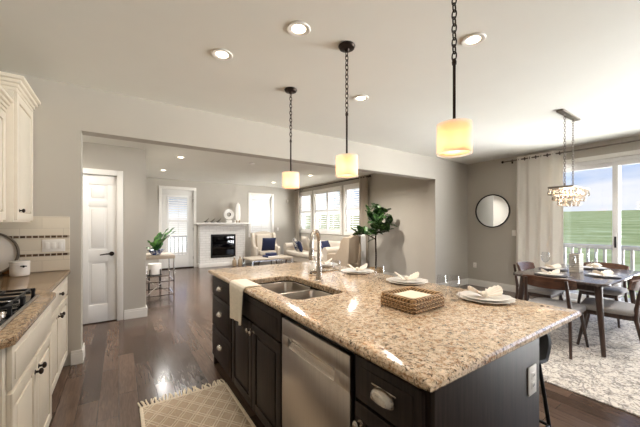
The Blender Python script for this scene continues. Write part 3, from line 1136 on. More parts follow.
def wall_plate(name, label, cat, loc, rz, w, h, kind='outlet', n=1, group=None):
    """front faces local -Y"""
    t = thing(name, label, cat, loc, rz, group)
    MB().box(-w / 2, w / 2, -0.007, 0, -h / 2, h / 2, 0.003).build('cover_plate', MAT['switch'], t)
    for k in range(n):
        cx = (k - (n - 1) / 2) * 0.046
        if kind == 'outlet':
            for z in (-0.02, 0.02):
                s = MB().box(cx - 0.016, cx + 0.016, -0.0095, -0.006, z - 0.014, z + 0.014, 0.002).build('socket', MAT['switch'], t)
                MB().box(cx - 0.008, cx - 0.005, -0.0102, -0.009, z - 0.004, z + 0.006).box(cx + 0.005, cx + 0.008, -0.0102, -0.009, z - 0.004, z + 0.006).build('slots', MAT['slot'], s)
        else:
            MB().box(cx - 0.016, cx + 0.016, -0.011, -0.006, -0.032, 0.032, 0.002).build('rocker', MAT['switch'], t)
    return t


wall_plate('wall_outlet', 'white outlet low on the dining wall under the mirror', 'outlet', (6.55, 3.56, 0.45), PI / 2 * -1, 0.072, 0.115)
wall_plate('light_switch', 'white light switch between the mirror and the cream curtain', 'light switch', (6.55, 2.77, 1.18), -PI / 2, 0.072, 0.115, 'switch')
wall_plate('light_switch', 'white wall switch right of the shuttered window behind the armchair', 'light switch', (4.86, 10.0, 1.17), 0, 0.072, 0.115, 'switch')
t = thing('motion_sensor', 'small white motion sensor high in the living room corner', 'sensor', (5.25, 9.998, 2.22))
MB().box(-0.035, 0.035, -0.05, 0, -0.06, 0.06, 0.015).build('housing', MAT['switch'], t)
MB().ball((0, -0.045, -0.01), 0.024, 0.014, 0.03).build('lens', MAT['ceramic'], t)


# ================================================================== kitchen: cabinetry
class Face:
    """builds on a vertical face: u runs along Y, d is the distance out of the face"""
    def __init__(self, x, out):
        self.x, self.out = x, out

    def box(self, mb, u0, u1, z0, z1, d0, d1, bev=0.003):
        a, b = self.x + self.out * d0, self.x + self.out * d1
        return mb.box(min(a, b), max(a, b), u0, u1, z0, z1, bev)

    def shaker(self, u0, u1, z0, z1, mat, parent, root, name='door', rail=0.06, raised=True, detail=None):
        mb = MB()
        self.box(mb, u0, u1, z0, z1, 0.0, 0.012, 0.001)
        for a, b, c, d in [(u0, u0 + rail, z0, z1), (u1 - rail, u1, z0, z1), (u0, u1, z0, z0 + rail), (u0, u1, z1 - rail, z1)]:
            self.box(mb, a, b, c, d, 0.010, 0.021, 0.003)
        o = mb.build(name, mat, parent, world=root)
        if raised:
            p = MB()
            self.box(p, u0 + rail + 0.018, u1 - rail - 0.018, z0 + rail + 0.018, z1 - rail - 0.018, 0.011, 0.019, 0.007)
            p.build('raised_panel', mat, o, world=root)
        if detail:
            g = MB()
            for a, b, c, d in [(u0 + rail, u0 + rail + 0.006, z0 + rail, z1 - rail), (u1 - rail - 0.006, u1 - rail, z0 + rail, z1 - rail),
                               (u0 + rail, u1 - rail, z0 + rail, z0 + rail + 0.006), (u0 + rail, u1 - rail, z1 - rail - 0.006, z1 - rail)]:
                self.box(g, a, b, c, d, 0.0115, 0.0135, 0.0)
            g.build('glazed_groove', detail, o, world=root)
        return o

    def slab(self, u0, u1, z0, z1, mat, parent, root, name='drawer', rim=0.0):
        mb = MB()
        self.box(mb, u0, u1, z0, z1, 0.0, 0.020, 0.004)
        o = mb.build(name, mat, parent, world=root)
        if rim:
            p = MB()
            self.box(p, u0 + rim, u1 - rim, z0 + rim, z1 - rim, 0.018, 0.024, 0.005)
            p.build('raised_panel', mat, o, world=root)
        return o

    def knob(self, u, z, mat, parent, root, d=0.021):
        X = lambda k: self.x + self.out * k
        mb = MB()
        mb.cyl((X(d - 0.002), u, z), (X(d + 0.018), u, z), 0.006, 0.006, 10)
        mb.ball((X(d + 0.024), u, z), 0.010, 0.016, 0.016)
        mb.cyl((X(d - 0.002), u, z), (X(d + 0.003), u, z), 0.013, 0.011, 14)
        mb.build('knob', mat, parent, world=root)

    def cup_pull(self, u, z, mat, parent, root, w=0.098, h=0.034, dep=0.030, d=0.021):
        mb = MB()
        def f(a, b):
            A, B = PI * a, PI / 2 * b
            s = math.sin(A) ** 0.6 if 0 < a < 1 else 0.0
            return Vector((self.x + self.out * (d + dep * s * math.sin(B)), u + w / 2 * math.cos(A), z - h * 0.35 + h * s * math.cos(B)))
        mb.grid(f, 18, 8, thick=0.0025)
        self.box(mb, u - w / 2 - 0.004, u + w / 2 + 0.004, z + h * 0.5, z + h * 0.66, d - 0.002, d + 0.003, 0.001)
        mb.build('cup_pull', mat, parent, world=root)


# ---- island -------------------------------------------------------
IX0, IX1, IY0, IY1 = 0.718, 1.952, 0.515, 3.0
FI = Face(0.766, -1)
DK = MAT['dark']
CAR = 1.46   # back of the island carcass


def island_carcass(name, label, y0, y1, group=None):
    t = thing(name, label, 'cabinet', (1.1, (y0 + y1) / 2, 0), group=group)
    mb = MB()
    mb.box(0.766, 0.784, y0, y1, 0.10, 0.865)            # face frame
    mb.box(0.784, CAR, y0, y0 + 0.016, 0.10, 0.865)
    mb.box(0.784, CAR, y1 - 0.016, y1, 0.10, 0.865)
    mb.box(0.784, CAR, y0, y1, 0.10, 0.118)
    mb.build('carcass', DK, t, world=t)
    MB().box(0.842, 0.86, y0, y1, 0.0, 0.10).build('toe_kick', MAT['darkin'], t, world=t)
    return t


t = island_carcass('drawer_cabinet', 'dark espresso three-drawer island cabinet at the far end, left of the sink cabinet', 2.375, 2.972)
for z0, z1, zp in [(0.70, 0.862, 0.785), (0.405, 0.69, 0.56), (0.11, 0.395, 0.265)]:
    d = FI.slab(2.395, 2.965, z0, z1, DK, t, t, rim=0.035)
    FI.cup_pull(2.68, zp, MAT['nickel'], d, t, d=0.024)

t = island_carcass('sink_cabinet', 'dark espresso double-door island cabinet under the sink', 1.486, 2.373)
FI.slab(1.50, 2.36, 0.70, 0.862, DK, t, t, name='false_front', rim=0.04)
for a, b, k in [(1.50, 1.927, 1.90), (1.933, 2.36, 1.96)]:
    d = FI.shaker(a, b, 0.11, 0.69, DK, t, t)
    FI.knob(k, 0.635, MAT['nickel'], d, t)

t = island_carcass('end_cabinet', 'dark espresso island cabinet with one cup-pull drawer at the near end', 0.553, 0.878)
d = FI.slab(0.565, 0.866, 0.70, 0.862, DK, t, t, rim=0.03)
FI.cup_pull(0.715, 0.775, MAT['nickel'], d, t, w=0.105, h=0.04, d=0.024)
d = FI.shaker(0.565, 0.866, 0.11, 0.69, DK, t, t)
FI.knob(0.835, 0.62, MAT['nickel'], d, t)

# dishwasher
t = thing('dishwasher', 'stainless steel dishwasher between the two dark island cabinets', 'dishwasher', (1.05, 1.182, 0))
MB().box(0.77, 1.38, 0.888, 1.476, 0.10, 0.86).build('tub', MAT['darkin'], t, world=t)
mb = MB()
y0, y1, p0, p1, q0, q1 = 0.892, 1.472, 0.992, 1.398, 0.708, 0.760
FI.box(mb, y0, y1, 0.115, q0, 0.0, 0.026, 0.003)
FI.box(mb, y0, y1, q1, 0.848, 0.0, 0.026, 0.003)
FI.box(mb, y0, p0, q0 - 0.004, q1 + 0.004, 0.0, 0.026, 0.001)
FI.box(mb, p1, y1, q0 - 0.004, q1 + 0.004, 0.0, 0.026, 0.001)
dp = mb.build('door_panel', MAT['steel'], t, world=t)
mb = MB()
mb.grid(lambda u, v: Vector((0.766 - 0.0262 + 0.024 * v ** 0.8, p0 + (p1 - p0) * u, q0 + (q1 - q0) * v)), 4, 8, thick=0.001)
FI.box(mb, p0, p1, q1 - 0.006, q1 + 0.002, 0.004, 0.030, 0.002)
mb.build('pocket_handle', MAT['nickel'], dp, world=t)
MB().box(0.762, 0.78, 0.892, 1.472, 0.85, 0.866).build('control_strip', MAT['blackglass'], t, world=t)
MB().box(0.842, 0.86, 0.886, 1.478, 0.0, 0.10).build('toe_kick', MAT['darkin'], t, world=t)

# panelling that closes the island
t = thing('island_panelling', 'dark espresso panels closing the end and seating side of the island', 'panel', (1.47, 1.76, 0))
MB().box(0.766, 1.50, 0.535, 0.551, 0.0, 0.878, 0.002).build('end_panel', DK, t, world=t)
MB().box(0.766, 1.50, 2.974, 2.988, 0.0, 0.878, 0.002).build('end_panel', DK, t, world=t)
MB().box(1.465, 1.50, 0.551, 2.974, 0.0, 0.878, 0.002).build('back_panel', DK, t, world=t)
wall_plate('wall_outlet', 'white outlet on the dark end panel of the island', 'outlet', (1.418, 0.535, 0.715), 0, 0.072, 0.118)


def worktop_with_hole(x0, x1, y0, y1, ztop, th, hx0, hx1, hy0, hy1, hr):
    cx, cy = (hx0 + hx1) / 2, (hy0 + hy1) / 2
    angs = [2 * PI * k / 180 for k in range(180)]
    for px, py in ((x0, y0), (x1, y0), (x1, y1), (x0, y1)):
        angs.append(math.atan2(py - cy, px - cx) % (2 * PI))
    angs = sorted(angs)
    def outer(a, ins):
        dx, dy = math.cos(a), math.sin(a)
        t = 1e9
        if dx > 1e-9: t = min(t, (x1 - ins - cx) / dx)
        if dx < -1e-9: t = min(t, (x0 + ins - cx) / dx)
        if dy > 1e-9: t = min(t, (y1 - ins - cy) / dy)
        if dy < -1e-9: t = min(t, (y0 + ins - cy) / dy)
        return (cx + dx * t, cy + dy * t)
    def inside(x, y):
        ax, ay = abs(x - cx) - ((hx1 - hx0) / 2 - hr), abs(y - cy) - ((hy1 - hy0) / 2 - hr)
        return math.hypot(max(ax, 0), max(ay, 0)) + min(max(ax, ay), 0) <= hr
    def inner(a, grow):
        dx, dy = math.cos(a), math.sin(a)
        lo, hi = 0.0, 3.0
        for _ in range(40):
            m = (lo + hi) / 2
            if inside(cx + dx * m, cy + dy * m): lo = m
            else: hi = m
        return (cx + dx * (lo + grow), cy + dy * (lo + grow))
    bm = bmesh.new()
    loops = []
    def add(pts, z):
        loops.append([bm.verts.new((p[0], p[1], z)) for p in pts])
    zb = ztop - th
    add([inner(a, 0) for a in angs], zb)
    add([inner(a, 0) for a in angs], ztop - 0.006)
    add([inner(a, 0.006) for a in angs], ztop)
    add([outer(a, 0.016) for a in angs], ztop)
    add([outer(a, 0.006) for a in angs], ztop - 0.004)
    add([outer(a, 0.0) for a in angs], ztop - 0.013)
    add([outer(a, 0.0) for a in angs], zb + 0.012)
    add([outer(a, 0.010) for a in angs], zb)
    n = len(angs)
    m = len(loops)
    for i in range(m):
        A, B = loops[i], loops[(i + 1) % m]
        for k in range(n):
            bm.faces.new((A[k], A[(k + 1) % n], B[(k + 1) % n], B[k]))
    bmesh.ops.recalc_face_normals(bm, faces=bm.faces)
    mb = MB()
    mb._merge(bm)
    return mb


SX0, SX1, SYa, SYb = 0.838, 1.222, 1.50, 2.27
o = worktop_with_hole(IX0, IX1, IY0, IY1, TOPZ, 0.04, SX0, SX1, SYa, SYb, 0.07).build('island_worktop', MAT['granite'], angle=25)
tag(o, 'long speckled cream granite worktop covering the kitchen island', 'worktop')


def rrect(cx, cy, hx, hy, r, n=6):
    pts = []
    for qx, qy, a0 in ((1, 1, 0), (-1, 1, 90), (-1, -1, 180), (1, -1, 270)):
        for k in range(n + 1):
            a = math.radians(a0 + 90 * k / n)
            pts.append((cx + qx * (hx - r) + r * math.cos(a), cy + qy * (hy - r) + r * math.sin(a)))
    return pts


def loft(mb, rings, close=True):
    t = bmesh.new()
    L = [[t.verts.new(p) for p in r] for r in rings]
    n = len(L[0])
    for i in range(len(L) - 1):
        for k in range(n):
            t.faces.new((L[i][k], L[i][(k + 1) % n], L[i + 1][(k + 1) % n], L[i + 1][k]))
    if close: t.faces.new(L[-1])
    bmesh.ops.recalc_face_normals(t, faces=t.faces)
    mb._merge(t)


sink = thing('double_sink', 'undermount stainless double-bowl sink in the island worktop', 'sink', ((SX0 + SX1) / 2, (SYa + SYb) / 2, 0.70))
for ya, yb in ((SYa - 0.006, 1.872), (1.902, SYb + 0.006)):
    mb = MB()
    cx, cy, hx, hy = (SX0 + SX1) / 2, (ya + yb) / 2, (SX1 - SX0) / 2 + 0.008, (yb - ya) / 2
    rings = []
    for ins, z, r in [(0.0, 0.868, 0.075), (0.004, 0.862, 0.072), (0.012, 0.74, 0.066), (0.022, 0.715, 0.06), (0.05, 0.702, 0.04)]:
        rings.append([(p[0], p[1], z) for p in rrect(cx, cy, hx - ins, hy - ins, r)])
    loft(mb, rings)
    b = mb.build('bowl', MAT['sinksteel'], sink, world=sink, angle=50)
    MB().lathe([(0, 0.004), (0.03, 0.003), (0.042, 0.006), (0.046, 0.001)], (cx, cy, 0.702), 20).build('drain', MAT['nickel'], b, world=sink)
mb = MB()
mb.box(SX0, SX1, 1.868, 1.906, 0.845, 0.870, 0.006)
mb.build('divider', MAT['sinksteel'], sink, world=sink)

f = thing('kitchen_faucet', 'brushed nickel gooseneck faucet standing behind the island sink', 'faucet', (1.285, 1.918, TOPZ))
dx, dy = -0.77, -0.64
mb = MB()
mb.lathe([(0, 0), (0.030, 0), (0.030, 0.006), (0.024, 0.012), (0.0235, 0.11), (0.020, 0.118), (0, 0.118)], seg=24)
mb.build('base', MAT['nickel'], f)
pts = [(0, 0, 0.11), (0, 0, 0.20), (0, 0, 0.29)]
rr = 0.098
for k in range(1, 15):
    a = PI - PI * k / 14
    pts.append((dx * rr * (1 + math.cos(a)), dy * rr * (1 + math.cos(a)), 0.29 + rr * math.sin(a)))
pts += [(dx * 2 * rr, dy * 2 * rr, 0.26)]
MB().tube(pts, 0.0155, 14).build('gooseneck', MAT['nickel'], f)
mb = MB()
mb.lathe([(0, 0.0), (0.017, 0.0), (0.0195, 0.008), (0.0195, 0.075), (0.016, 0.085), (0, 0.085)], (dx * 2 * rr, dy * 2 * rr, 0.185), 18)
mb.build('spray_head', MAT['nickel'], f)
mb = MB()
mb.cyl((-0.045, 0.03, 0.075), (0.045, -0.03, 0.075), 0.0165, 0.0165, 16)
mb.tube([(0.04, -0.027, 0.075), (0.075, -0.05, 0.080), (0.125, -0.083, 0.086)], [0.009, 0.008, 0.006], 10)
mb.build('lever_handle', MAT['nickel'], f)

# towel over the worktop edge
mb = MB()
path = [(0.845, 0.905), (0.834, 0.926), (0.80, 0.9285), (0.76, 0.9285), (0.722, 0.9285), (0.708, 0.918), (0.703, 0.895), (0.704, 0.85), (0.706, 0.80), (0.707, 0.74), (0.708, 0.66)]
def towel(u, v):
    i = u * (len(path) - 1); k = min(int(i), len(path) - 2); fr = i - k
    x = path[k][0] + (path[k + 1][0] - path[k][0]) * fr
    z = path[k][1] + (path[k + 1][1] - path[k][1]) * fr
    drop = max(0, u - 0.5) * 2
    y = 2.285 - v * (0.30 - 0.07 * drop) - 0.04 * drop
    x -= 0.010 * drop * (1 + math.sin(v * 15 + 0.6)) * 0.9
    if u > 0.98: z -= 0.006 * math.sin(v * 9)
    return Vector((x, y, z))
mb.grid(towel, 40, 24, thick=0.005)
t = mb.build('hand_towel', MAT['towel'], angle=60)
tag(t, 'cream hand towel draped over the island edge beside the sink', 'towel')

# ---- west run ------------------------------------------------------
CAB, GLZ = MAT['cab'], MAT['glaze']
WX = -1.098


def base_cab(name, label, fx, y0, y1):
    t = thing(name, label, 'cabinet', ((WX + fx) / 2, (y0 + y1) / 2, 0))
    mb = MB()
    mb.box(WX, fx, y0, y1, 0.10, 0.878, 0.001)
    mb.build('carcass', CAB, t, world=t)
    MB().box(WX, fx - 0.075, y0, y1, 0.0, 0.10).build('toe_kick', CAB, t, world=t)
    return t, Face(fx, 1)


t, F = base_cab('cooktop_cabinet', 'cream base cabinet with two doors under the cooktop', -0.378, 1.66, 2.585)
F.slab(1.70, 2.55, 0.685, 0.862, CAB, t, t, name='false_front', rim=0.03)
for a, b, k in [(1.70, 2.122, 2.085), (2.128, 2.55, 2.165)]:
    d = F.shaker(a, b, 0.115, 0.67, CAB, t, t, detail=GLZ)
    F.knob(k, 0.60, MAT['bronze'], d, t)
t, F = base_cab('corner_base_cabinet', 'cream base cabinet with a drawer and two doors against the tiled wall', -0.425, 2.59, 3.725)
d = F.slab(2.72, 3.69, 0.70, 0.862, CAB, t, t, rim=0.03)
F.knob(3.20, 0.79, MAT['bronze'], d, t)
for a, b, k in [(2.72, 3.202, 3.165), (3.208, 3.69, 3.245)]:
    d = F.shaker(a, b, 0.115, 0.685, CAB, t, t, detail=GLZ)
    F.knob(k, 0.615, MAT['bronze'], d, t)
t, F = base_cab('end_base_cabinet', 'cream base cabinet cut by the left edge of the photo, nearest the camera', -0.425, 0.95, 1.655)
F.slab(0.97, 1.62, 0.70, 0.862, CAB, t, t, name='drawer', rim=0.03)
F.shaker(0.97, 1.62, 0.115, 0.685, CAB, t, t, detail=GLZ)

mb = MB()
mb.prism([(WX, 0.93), (-0.388, 0.93), (-0.388, 1.60), (-0.338, 1.65), (-0.338, 2.55), (-0.388, 2.62), (-0.388, 3.724), (WX, 3.724)], 0.88, TOPZ, 'z', bev=0.008)
o = mb.build('perimeter_worktop', MAT['granite2'], angle=30)
tag(o, 'brown speckled granite worktop on the cream cabinets at left', 'worktop')

# cooktop
ct = thing('gas_cooktop', 'black and stainless gas cooktop set in the brown granite worktop', 'cooktop', (-0.652, 2.09, TOPZ))
cx0, cx1, cy0, cy1 = -0.25, 0.25, -0.38, 0.38
mb = MB().box(cx0, cx1, cy0, cy1, 0.001, 0.010, 0.003)
mb.build('steel_rim', MAT['steel'], ct)
MB().box(cx0 + 0.012, cx1 - 0.012, cy0 + 0.012, cy1 - 0.012, 0.008, 0.013, 0.002).build('glass_top', MAT['blackglass'], ct)
for bx, by, br in [(-0.12, -0.25, 0.045), (0.12, -0.25, 0.038), (-0.12, 0.25, 0.038), (0.12, 0.25, 0.045), (-0.06, 0, 0.055)]:
    b = MB().lathe([(0, 0.012), (br + 0.012, 0.012), (br + 0.012, 0.020), (br, 0.024), (0, 0.024)], (bx, by, 0), 24).build('burner', MAT['nickel'], ct)
    MB().lathe([(0, 0.022), (br - 0.006, 0.022), (br - 0.004, 0.030), (0, 0.032)], (bx, by, 0), 24).build('burner_cap', MAT['black'], b)
for g0, g1 in ((-0.365, -0.125), (-0.12, 0.12), (0.125, 0.365)):
    mb = MB()
    z = 0.048
    for y in (g0 + 0.008, g1 - 0.008, (g0 + g1) / 2):
        mb.box(-0.215, 0.15 if g0 == -0.365 else 0.235, y - 0.006, y + 0.006, z - 0.007, z + 0.007, 0.003)
    for x in (-0.21, -0.105, 0.0, 0.105, 0.21):
        if g0 == -0.365 and x > 0.15: continue
        mb.box(x - 0.006, x + 0.006, g0 + 0.004, g1 - 0.004, z - 0.006, z + 0.008, 0.003)
    for x in (-0.2, 0.225 if g0 != -0.365 else 0.145):
        for y in (g0 + 0.01, g1 - 0.01):
            mb.box(x - 0.008, x + 0.008, y - 0.008, y + 0.008, 0.010, z, 0.002)
    mb.build('cast_iron_grate', MAT['iron'], ct)
for k in range(5):
    y = -0.345 + k * 0.052
    MB().lathe([(0, 0.013), (0.020, 0.013), (0.018, 0.034), (0.015, 0.038), (0, 0.038)], (0.20, y, 0), 18).build('control_knob', MAT['nickel'], ct)

# wall cabinets
def crown(mb, x0, x1, y0, y1, z0, z1, out):
    n = 4
    prof = [0.10, 0.30, 0.62, 1.0]
    for k in range(n):
        e = out * prof[k]
        za, zb = z0 + (z1 - z0) * k / n, z0 + (z1 - z0) * (k + 1) / n
        mb.box(x0, x1 + e, y0 - e, y1, za, zb, 0.006)


t = thing('wall_cabinet', 'tall cream wall cabinet with crown moulding beside the tiled corner', 'cabinet', (-0.9, 3.45, 1.375))
MB().box(WX, -0.668, 3.185, 3.726, 1.375, 2.39, 0.001).build('carcass', CAB, t, world=t)
mb = MB(); crown(mb, WX, -0.652, 3.185, 3.726, 2.375, 2.485, 0.055)
mb.build('crown_moulding', CAB, t, world=t)
F = Face(-0.668, 1)
d = F.shaker(3.20, 3.712, 1.39, 2.37, CAB, t, t, detail=GLZ)
F.knob(3.255, 1.465, MAT['bronze'], d, t)
t = thing('wall_cabinet', 'lower cream wall cabinet cut by the left edge of the photo', 'cabinet', (-0.9, 2.85, 1.375))
MB().box(WX, -0.722, 2.55, 3.182, 1.375, 2.21, 0.001).build('carcass', CAB, t, world=t)
mb = MB(); crown(mb, WX, -0.706, 2.55, 3.182, 2.20, 2.30, 0.045)
mb.build('crown_moulding', CAB, t, world=t)
F = Face(-0.722, 1)
d = F.shaker(2.565, 3.168, 1.39, 2.19, CAB, t, t, detail=GLZ)
F.knob(2.61, 1.465, MAT['bronze'], d, t)

# tiled splashback
t = thing('trim_1', 'cream subway tile splashback with two brown mosaic bands', 'splashback', (-0.74, 3.725, 0.92), kind='structure')
mb = MB().box(WX, -0.392, 3.7215, 3.731, 0.92, 1.43, 0.0015)
mb.build('field_tile', MAT['tile'], t, world=t, smooth=False)
for z in (1.074, 1.242):
    MB().box(WX, -0.396, 3.7185, 3.7225, z - 0.014, z + 0.014, 0.001).build('mosaic_band', MAT['mosaic'], t, world=t, smooth=False)
wall_plate('light_switch', 'white triple switch plate on the cream tile splashback', 'light switch', (-0.508, 3.7215, 1.158), 0, 0.165, 0.115, 'switch', 3)

# things on the left worktop
t = thing('ceramic_canister', 'round white ceramic canister with dark clasp on the left worktop', 'canister', (-0.700, 3.535, TOPZ))
k = 0.76
MB().lathe([(r * k, z * 0.88) for r, z in [(0, 0.002), (0.076, 0.002), (0.082, 0.010), (0.084, 0.06), (0.083, 0.118), (0.079, 0.122), (0.0, 0.122)]], seg=36).build('body', MAT['ceramic'], t)
MB().lathe([(r * k, z * 0.88) for r, z in [(0, 0.122), (0.086, 0.122), (0.087, 0.134), (0.080, 0.142), (0.03, 0.148), (0, 0.148)]], seg=36).build('lid', MAT['ceramic'], t)
mb = MB()
mb.cyl((0.034, -0.055, 0.080), (0.036, -0.072, 0.080), 0.008, 0.007, 12)
mb.tube([(0.018, -0.070, 0.086), (0.038, -0.076, 0.089), (0.054, -0.066, 0.084)], 0.0045, 8)
mb.build('clasp', MAT['black'], t)
t = thing('round_tray', 'large round grey-rimmed tray leaning on the tile behind the canister', 'tray', (-0.912, 3.668, TOPZ), 0)
M = Matrix.Rotation(math.radians(90 - 5), 4, 'X')
M = Matrix.Translation((0, 0, 0.186)) @ M
mb = MB(); mb.lathe([(0, -0.004), (0.178, -0.004), (0.180, 0.0), (0.178, 0.006), (0, 0.004)], seg=48, M=M)
mb.build('tray_base', MAT['porcelain'], t)
mb = MB(); mb.lathe([(0.168, 0.004), (0.170, 0.022), (0.180, 0.026), (0.186, 0.018), (0.186, -0.004), (0.176, -0.006)], seg=48, M=M, closed=True)
mb.build('tray_rim', MAT['pewter'], t)
mb = MB().box(-0.845, -0.775, 3.685, 3.715, TOPZ + 0.0005, TOPZ + 0.175, 0.008)
o = mb.build('wooden_board', MAT['board'])
tag(o, 'small brown wooden board standing between the tray and the canister', 'cutting board')

# ---- runner rug -----------------------------------------------------
r = thing('runner_rug', 'tan woven runner rug with cream diamond lines and tassels in front of the sink', 'rug', (0.44, 1.6, 0))
MB().box(-0.31, 0.31, -1.15, 0.95, 0.0005, 0.011, 0.003).build('woven_field', MAT['runner'], r)
mb = MB()
for s in (-1, 1): mb.box(s * 0.305 - 0.012, s * 0.305 + 0.012, -1.15, 0.95, 0.0, 0.014, 0.005)
mb.box(-0.31, 0.31, 0.935, 0.957, 0.0, 0.014, 0.005)
mb.build('binding', MAT['tassel'], r)
random.seed(3)
for k in range(38):
    x = -0.305 + 0.61 * k / 37
    sx, L = random.uniform(-0.025, 0.025), random.uniform(0.07, 0.105)
    mb = MB()
    mb.tube([(x, 0.945, 0.008), (x + sx * 0.3, 0.965, 0.011), (x + sx * 0.8, 0.95 + L * 0.6, 0.007), (x + sx + random.uniform(-0.01, 0.01), 0.95 + L, 0.006)], [0.0055, 0.0065, 0.006, 0.0045], 6)
    mb.build('tassel', MAT['tassel'], r)


# ================================================================== things on the island
def scallop(mb, R, z, lip, n=16, amp=0.035, seg=96):
    def ring(r, zz, a=1.0):
        return [((r * (1 + a * amp * math.cos(n * 2 * PI * k / seg) * (r / R) ** 4)) * math.cos(2 * PI * k / seg),
                 (r * (1 + a * amp * math.cos(n * 2 * PI * k / seg) * (r / R) ** 4)) * math.sin(2 * PI * k / seg), zz) for k in range(seg)]
    rings = [ring(R * 0.02, z), ring(R * 0.55, z), ring(R * 0.62, z), ring(R, z + lip), ring(R, z + lip + 0.004), ring(R * 0.63, z + 0.006), ring(R * 0.3, z + 0.005), ring(R * 0.02, z + 0.005)]
    loft(mb, rings)


def make_napkin(label, group):
    t = thing('folded_napkin', label, 'napkin', (0, 0, 0), group=group)
    for s in (-1, 1):
        mb = MB()
        def f(u, v, s=s):
            a = (v - 0.5) * 2.1          # fan angle
            r = 0.012 + 0.076 * u
            ruf = 0.010 * u * math.sin(v * 20)
            x = s * (r * math.cos(a * 0.9))
            y = r * math.sin(a) * 0.95
            z = 0.006 + 0.046 * u ** 0.6 * math.exp(-((a) / 0.95) ** 2) + 0.006 * u + abs(ruf)
            return Vector((x, y, z))
        mb.grid(f, 12, 30, thick=0.004)
        mb.build('folded_fan', MAT['napkin'], t, angle=70)
    MB().ball((0, 0, 0.018), 0.016, 0.022, 0.018).build('knot', MAT['napkin'], t)
    return t


PG, CG, NG = 'plates on the island', 'charger plates on the island', 'folded napkins on the island'
charger0 = thing('charger_plate', '', 'charger plate', (0, 0, 0), group=CG)
mb = MB(); scallop(mb, 0.150, 0.001, 0.012, 14, 0.03)
mb.build('scalloped_rim', MAT['porcelain'], charger0, angle=60)
plate0 = thing('salad_plate', '', 'plate', (0, 0, 0), group=PG)
mb = MB(); mb.lathe([(0, 0.0), (0.06, 0.0), (0.072, 0.003), (0.122, 0.013), (0.125, 0.015), (0.122, 0.016), (0.072, 0.007), (0, 0.005)], seg=48)
mb.build('plate_body', MAT['ceramic'], plate0, angle=60)
napkin0 = make_napkin('', NG)
spots = [(1.772, 0.905, 'nearest on the island, by the tall flutes'),
         (1.80, 1.50, 'second nearest on the island, behind the woven basket'),
         (1.80, 2.06, 'third on the island, in front of the fig trunk'),
         (1.80, 2.60, 'farthest on the island, behind the faucet')]
for i, (x, y, w) in enumerate(spots):
    for proto, z, lab in ((charger0, TOPZ, 'scalloped white charger plate '), (plate0, TOPZ + 0.0078, 'smooth white salad plate '), (napkin0, TOPZ + 0.0135, 'cream bow-folded napkin ')):
        if i == 0:
            proto.location = (x, y, z); proto['label'] = lab + w; proto.rotation_euler = (0, 0, math.radians(-30)); o = proto
        else:
            o = dup(proto, (x, y, z), math.radians([-30, -36, -28, -40][i]), lab + w)

GG = 'clear glasses on the island'
def tumbler(kind, label, loc):
    t = thing('drinking_glass', label, 'glass', loc, group=GG)
    if kind == 'flute':
        prof = [(0, 0.004), (0.020, 0.002), (0.024, 0.004), (0.028, 0.03), (0.030, 0.07), (0.027, 0.11), (0.024, 0.145), (0.0228, 0.145), (0.0255, 0.11), (0.0285, 0.07), (0.0262, 0.032), (0.020, 0.010), (0, 0.010)]
    else:
        prof = [(0, 0.004), (0.022, 0.002), (0.028, 0.005), (0.038, 0.03), (0.041, 0.055), (0.038, 0.085), (0.034, 0.108), (0.0328, 0.108), (0.0368, 0.085), (0.0398, 0.055), (0.0366, 0.031), (0.022, 0.010), (0, 0.009)]
    MB().lathe(prof, seg=36).build('bowl', MAT['tumbler'], t, angle=70)
    return t


tumbler('flute', 'stemless champagne flute, the left one of the pair beside the nearest plate', (1.545, 1.035, TOPZ))
tumbler('flute', 'stemless champagne flute, the right one of the pair beside the nearest plate', (1.595, 0.985, TOPZ))
tumbler('wine', 'stemless wine glass right of the third plate, above the woven basket', (1.735, 1.715, TOPZ))
tumbler('wine', 'stemless wine glass left of the third plate, right of the faucet', (1.66, 2.19, TOPZ))
tumbler('wine', 'stemless wine glass just left of the faucet, right of the soap jar', (1.55, 2.35, TOPZ))
tumbler('wine', 'stemless wine glass behind the soap jar and the faucet', (1.60, 2.47, TOPZ))

# soap dispenser / painted jar
t = thing('painted_jar', 'white ceramic jar with a dark painted motif left of the faucet', 'jar', (1.395, 2.17, TOPZ))
MB().lathe([(0, 0.001), (0.034, 0.001), (0.040, 0.006), (0.041, 0.05), (0.034, 0.078), (0.020, 0.096), (0.018, 0.104), (0, 0.106)], seg=32).build('body', MAT['ceramic'], t)
mb = MB(); mb.lathe([(0.0413, 0.012), (0.0419, 0.020), (0.0419, 0.045), (0.0413, 0.052)], seg=32)
mb.build('painted_band', two_tone('painted_band_glaze', (44, 40, 44), (232, 228, 222), 34, 0.46, 0.2), t)
MB().lathe([(0, 0.104), (0.016, 0.104), (0.020, 0.112), (0.012, 0.122), (0, 0.126)], seg=20).build('stopper', MAT['ceramic'], t)

# woven napkin basket with paper napkins
bk = thing('woven_basket', 'low rectangular woven seagrass basket holding paper napkins on the island', 'basket', (1.305, 1.05, TOPZ), math.radians(1))
bx, by, bh = 0.122, 0.105, 0.066
mb = MB()
mb.box(-bx, bx, -by, by, 0.001, 0.010, 0.003)
for s in (-1, 1):
    mb.box(s * (bx - 0.006) - 0.008, s * (bx - 0.006) + 0.008, -by, by, 0.001, bh, 0.005)
    mb.box(-bx, bx, s * (by - 0.006) - 0.008, s * (by - 0.006) + 0.008, 0.001, bh, 0.005)
mb.build('woven_sides', MAT['wicker'], bk)
mb = MB()
for z in (0.012, 0.030, 0.048):
    lp = rrect(0, 0, bx + 0.004, by + 0.004, 0.012, 3)
    mb.tube([(p[0], p[1], z + 0.004 * math.sin(i * 2.2)) for i, p in enumerate(lp)], 0.0062, 8, closed=True)
mb.build('coiled_strands', MAT['wicker'], bk)
mb = MB(); lp = rrect(0, 0, bx - 0.003, by - 0.003, 0.014, 4)
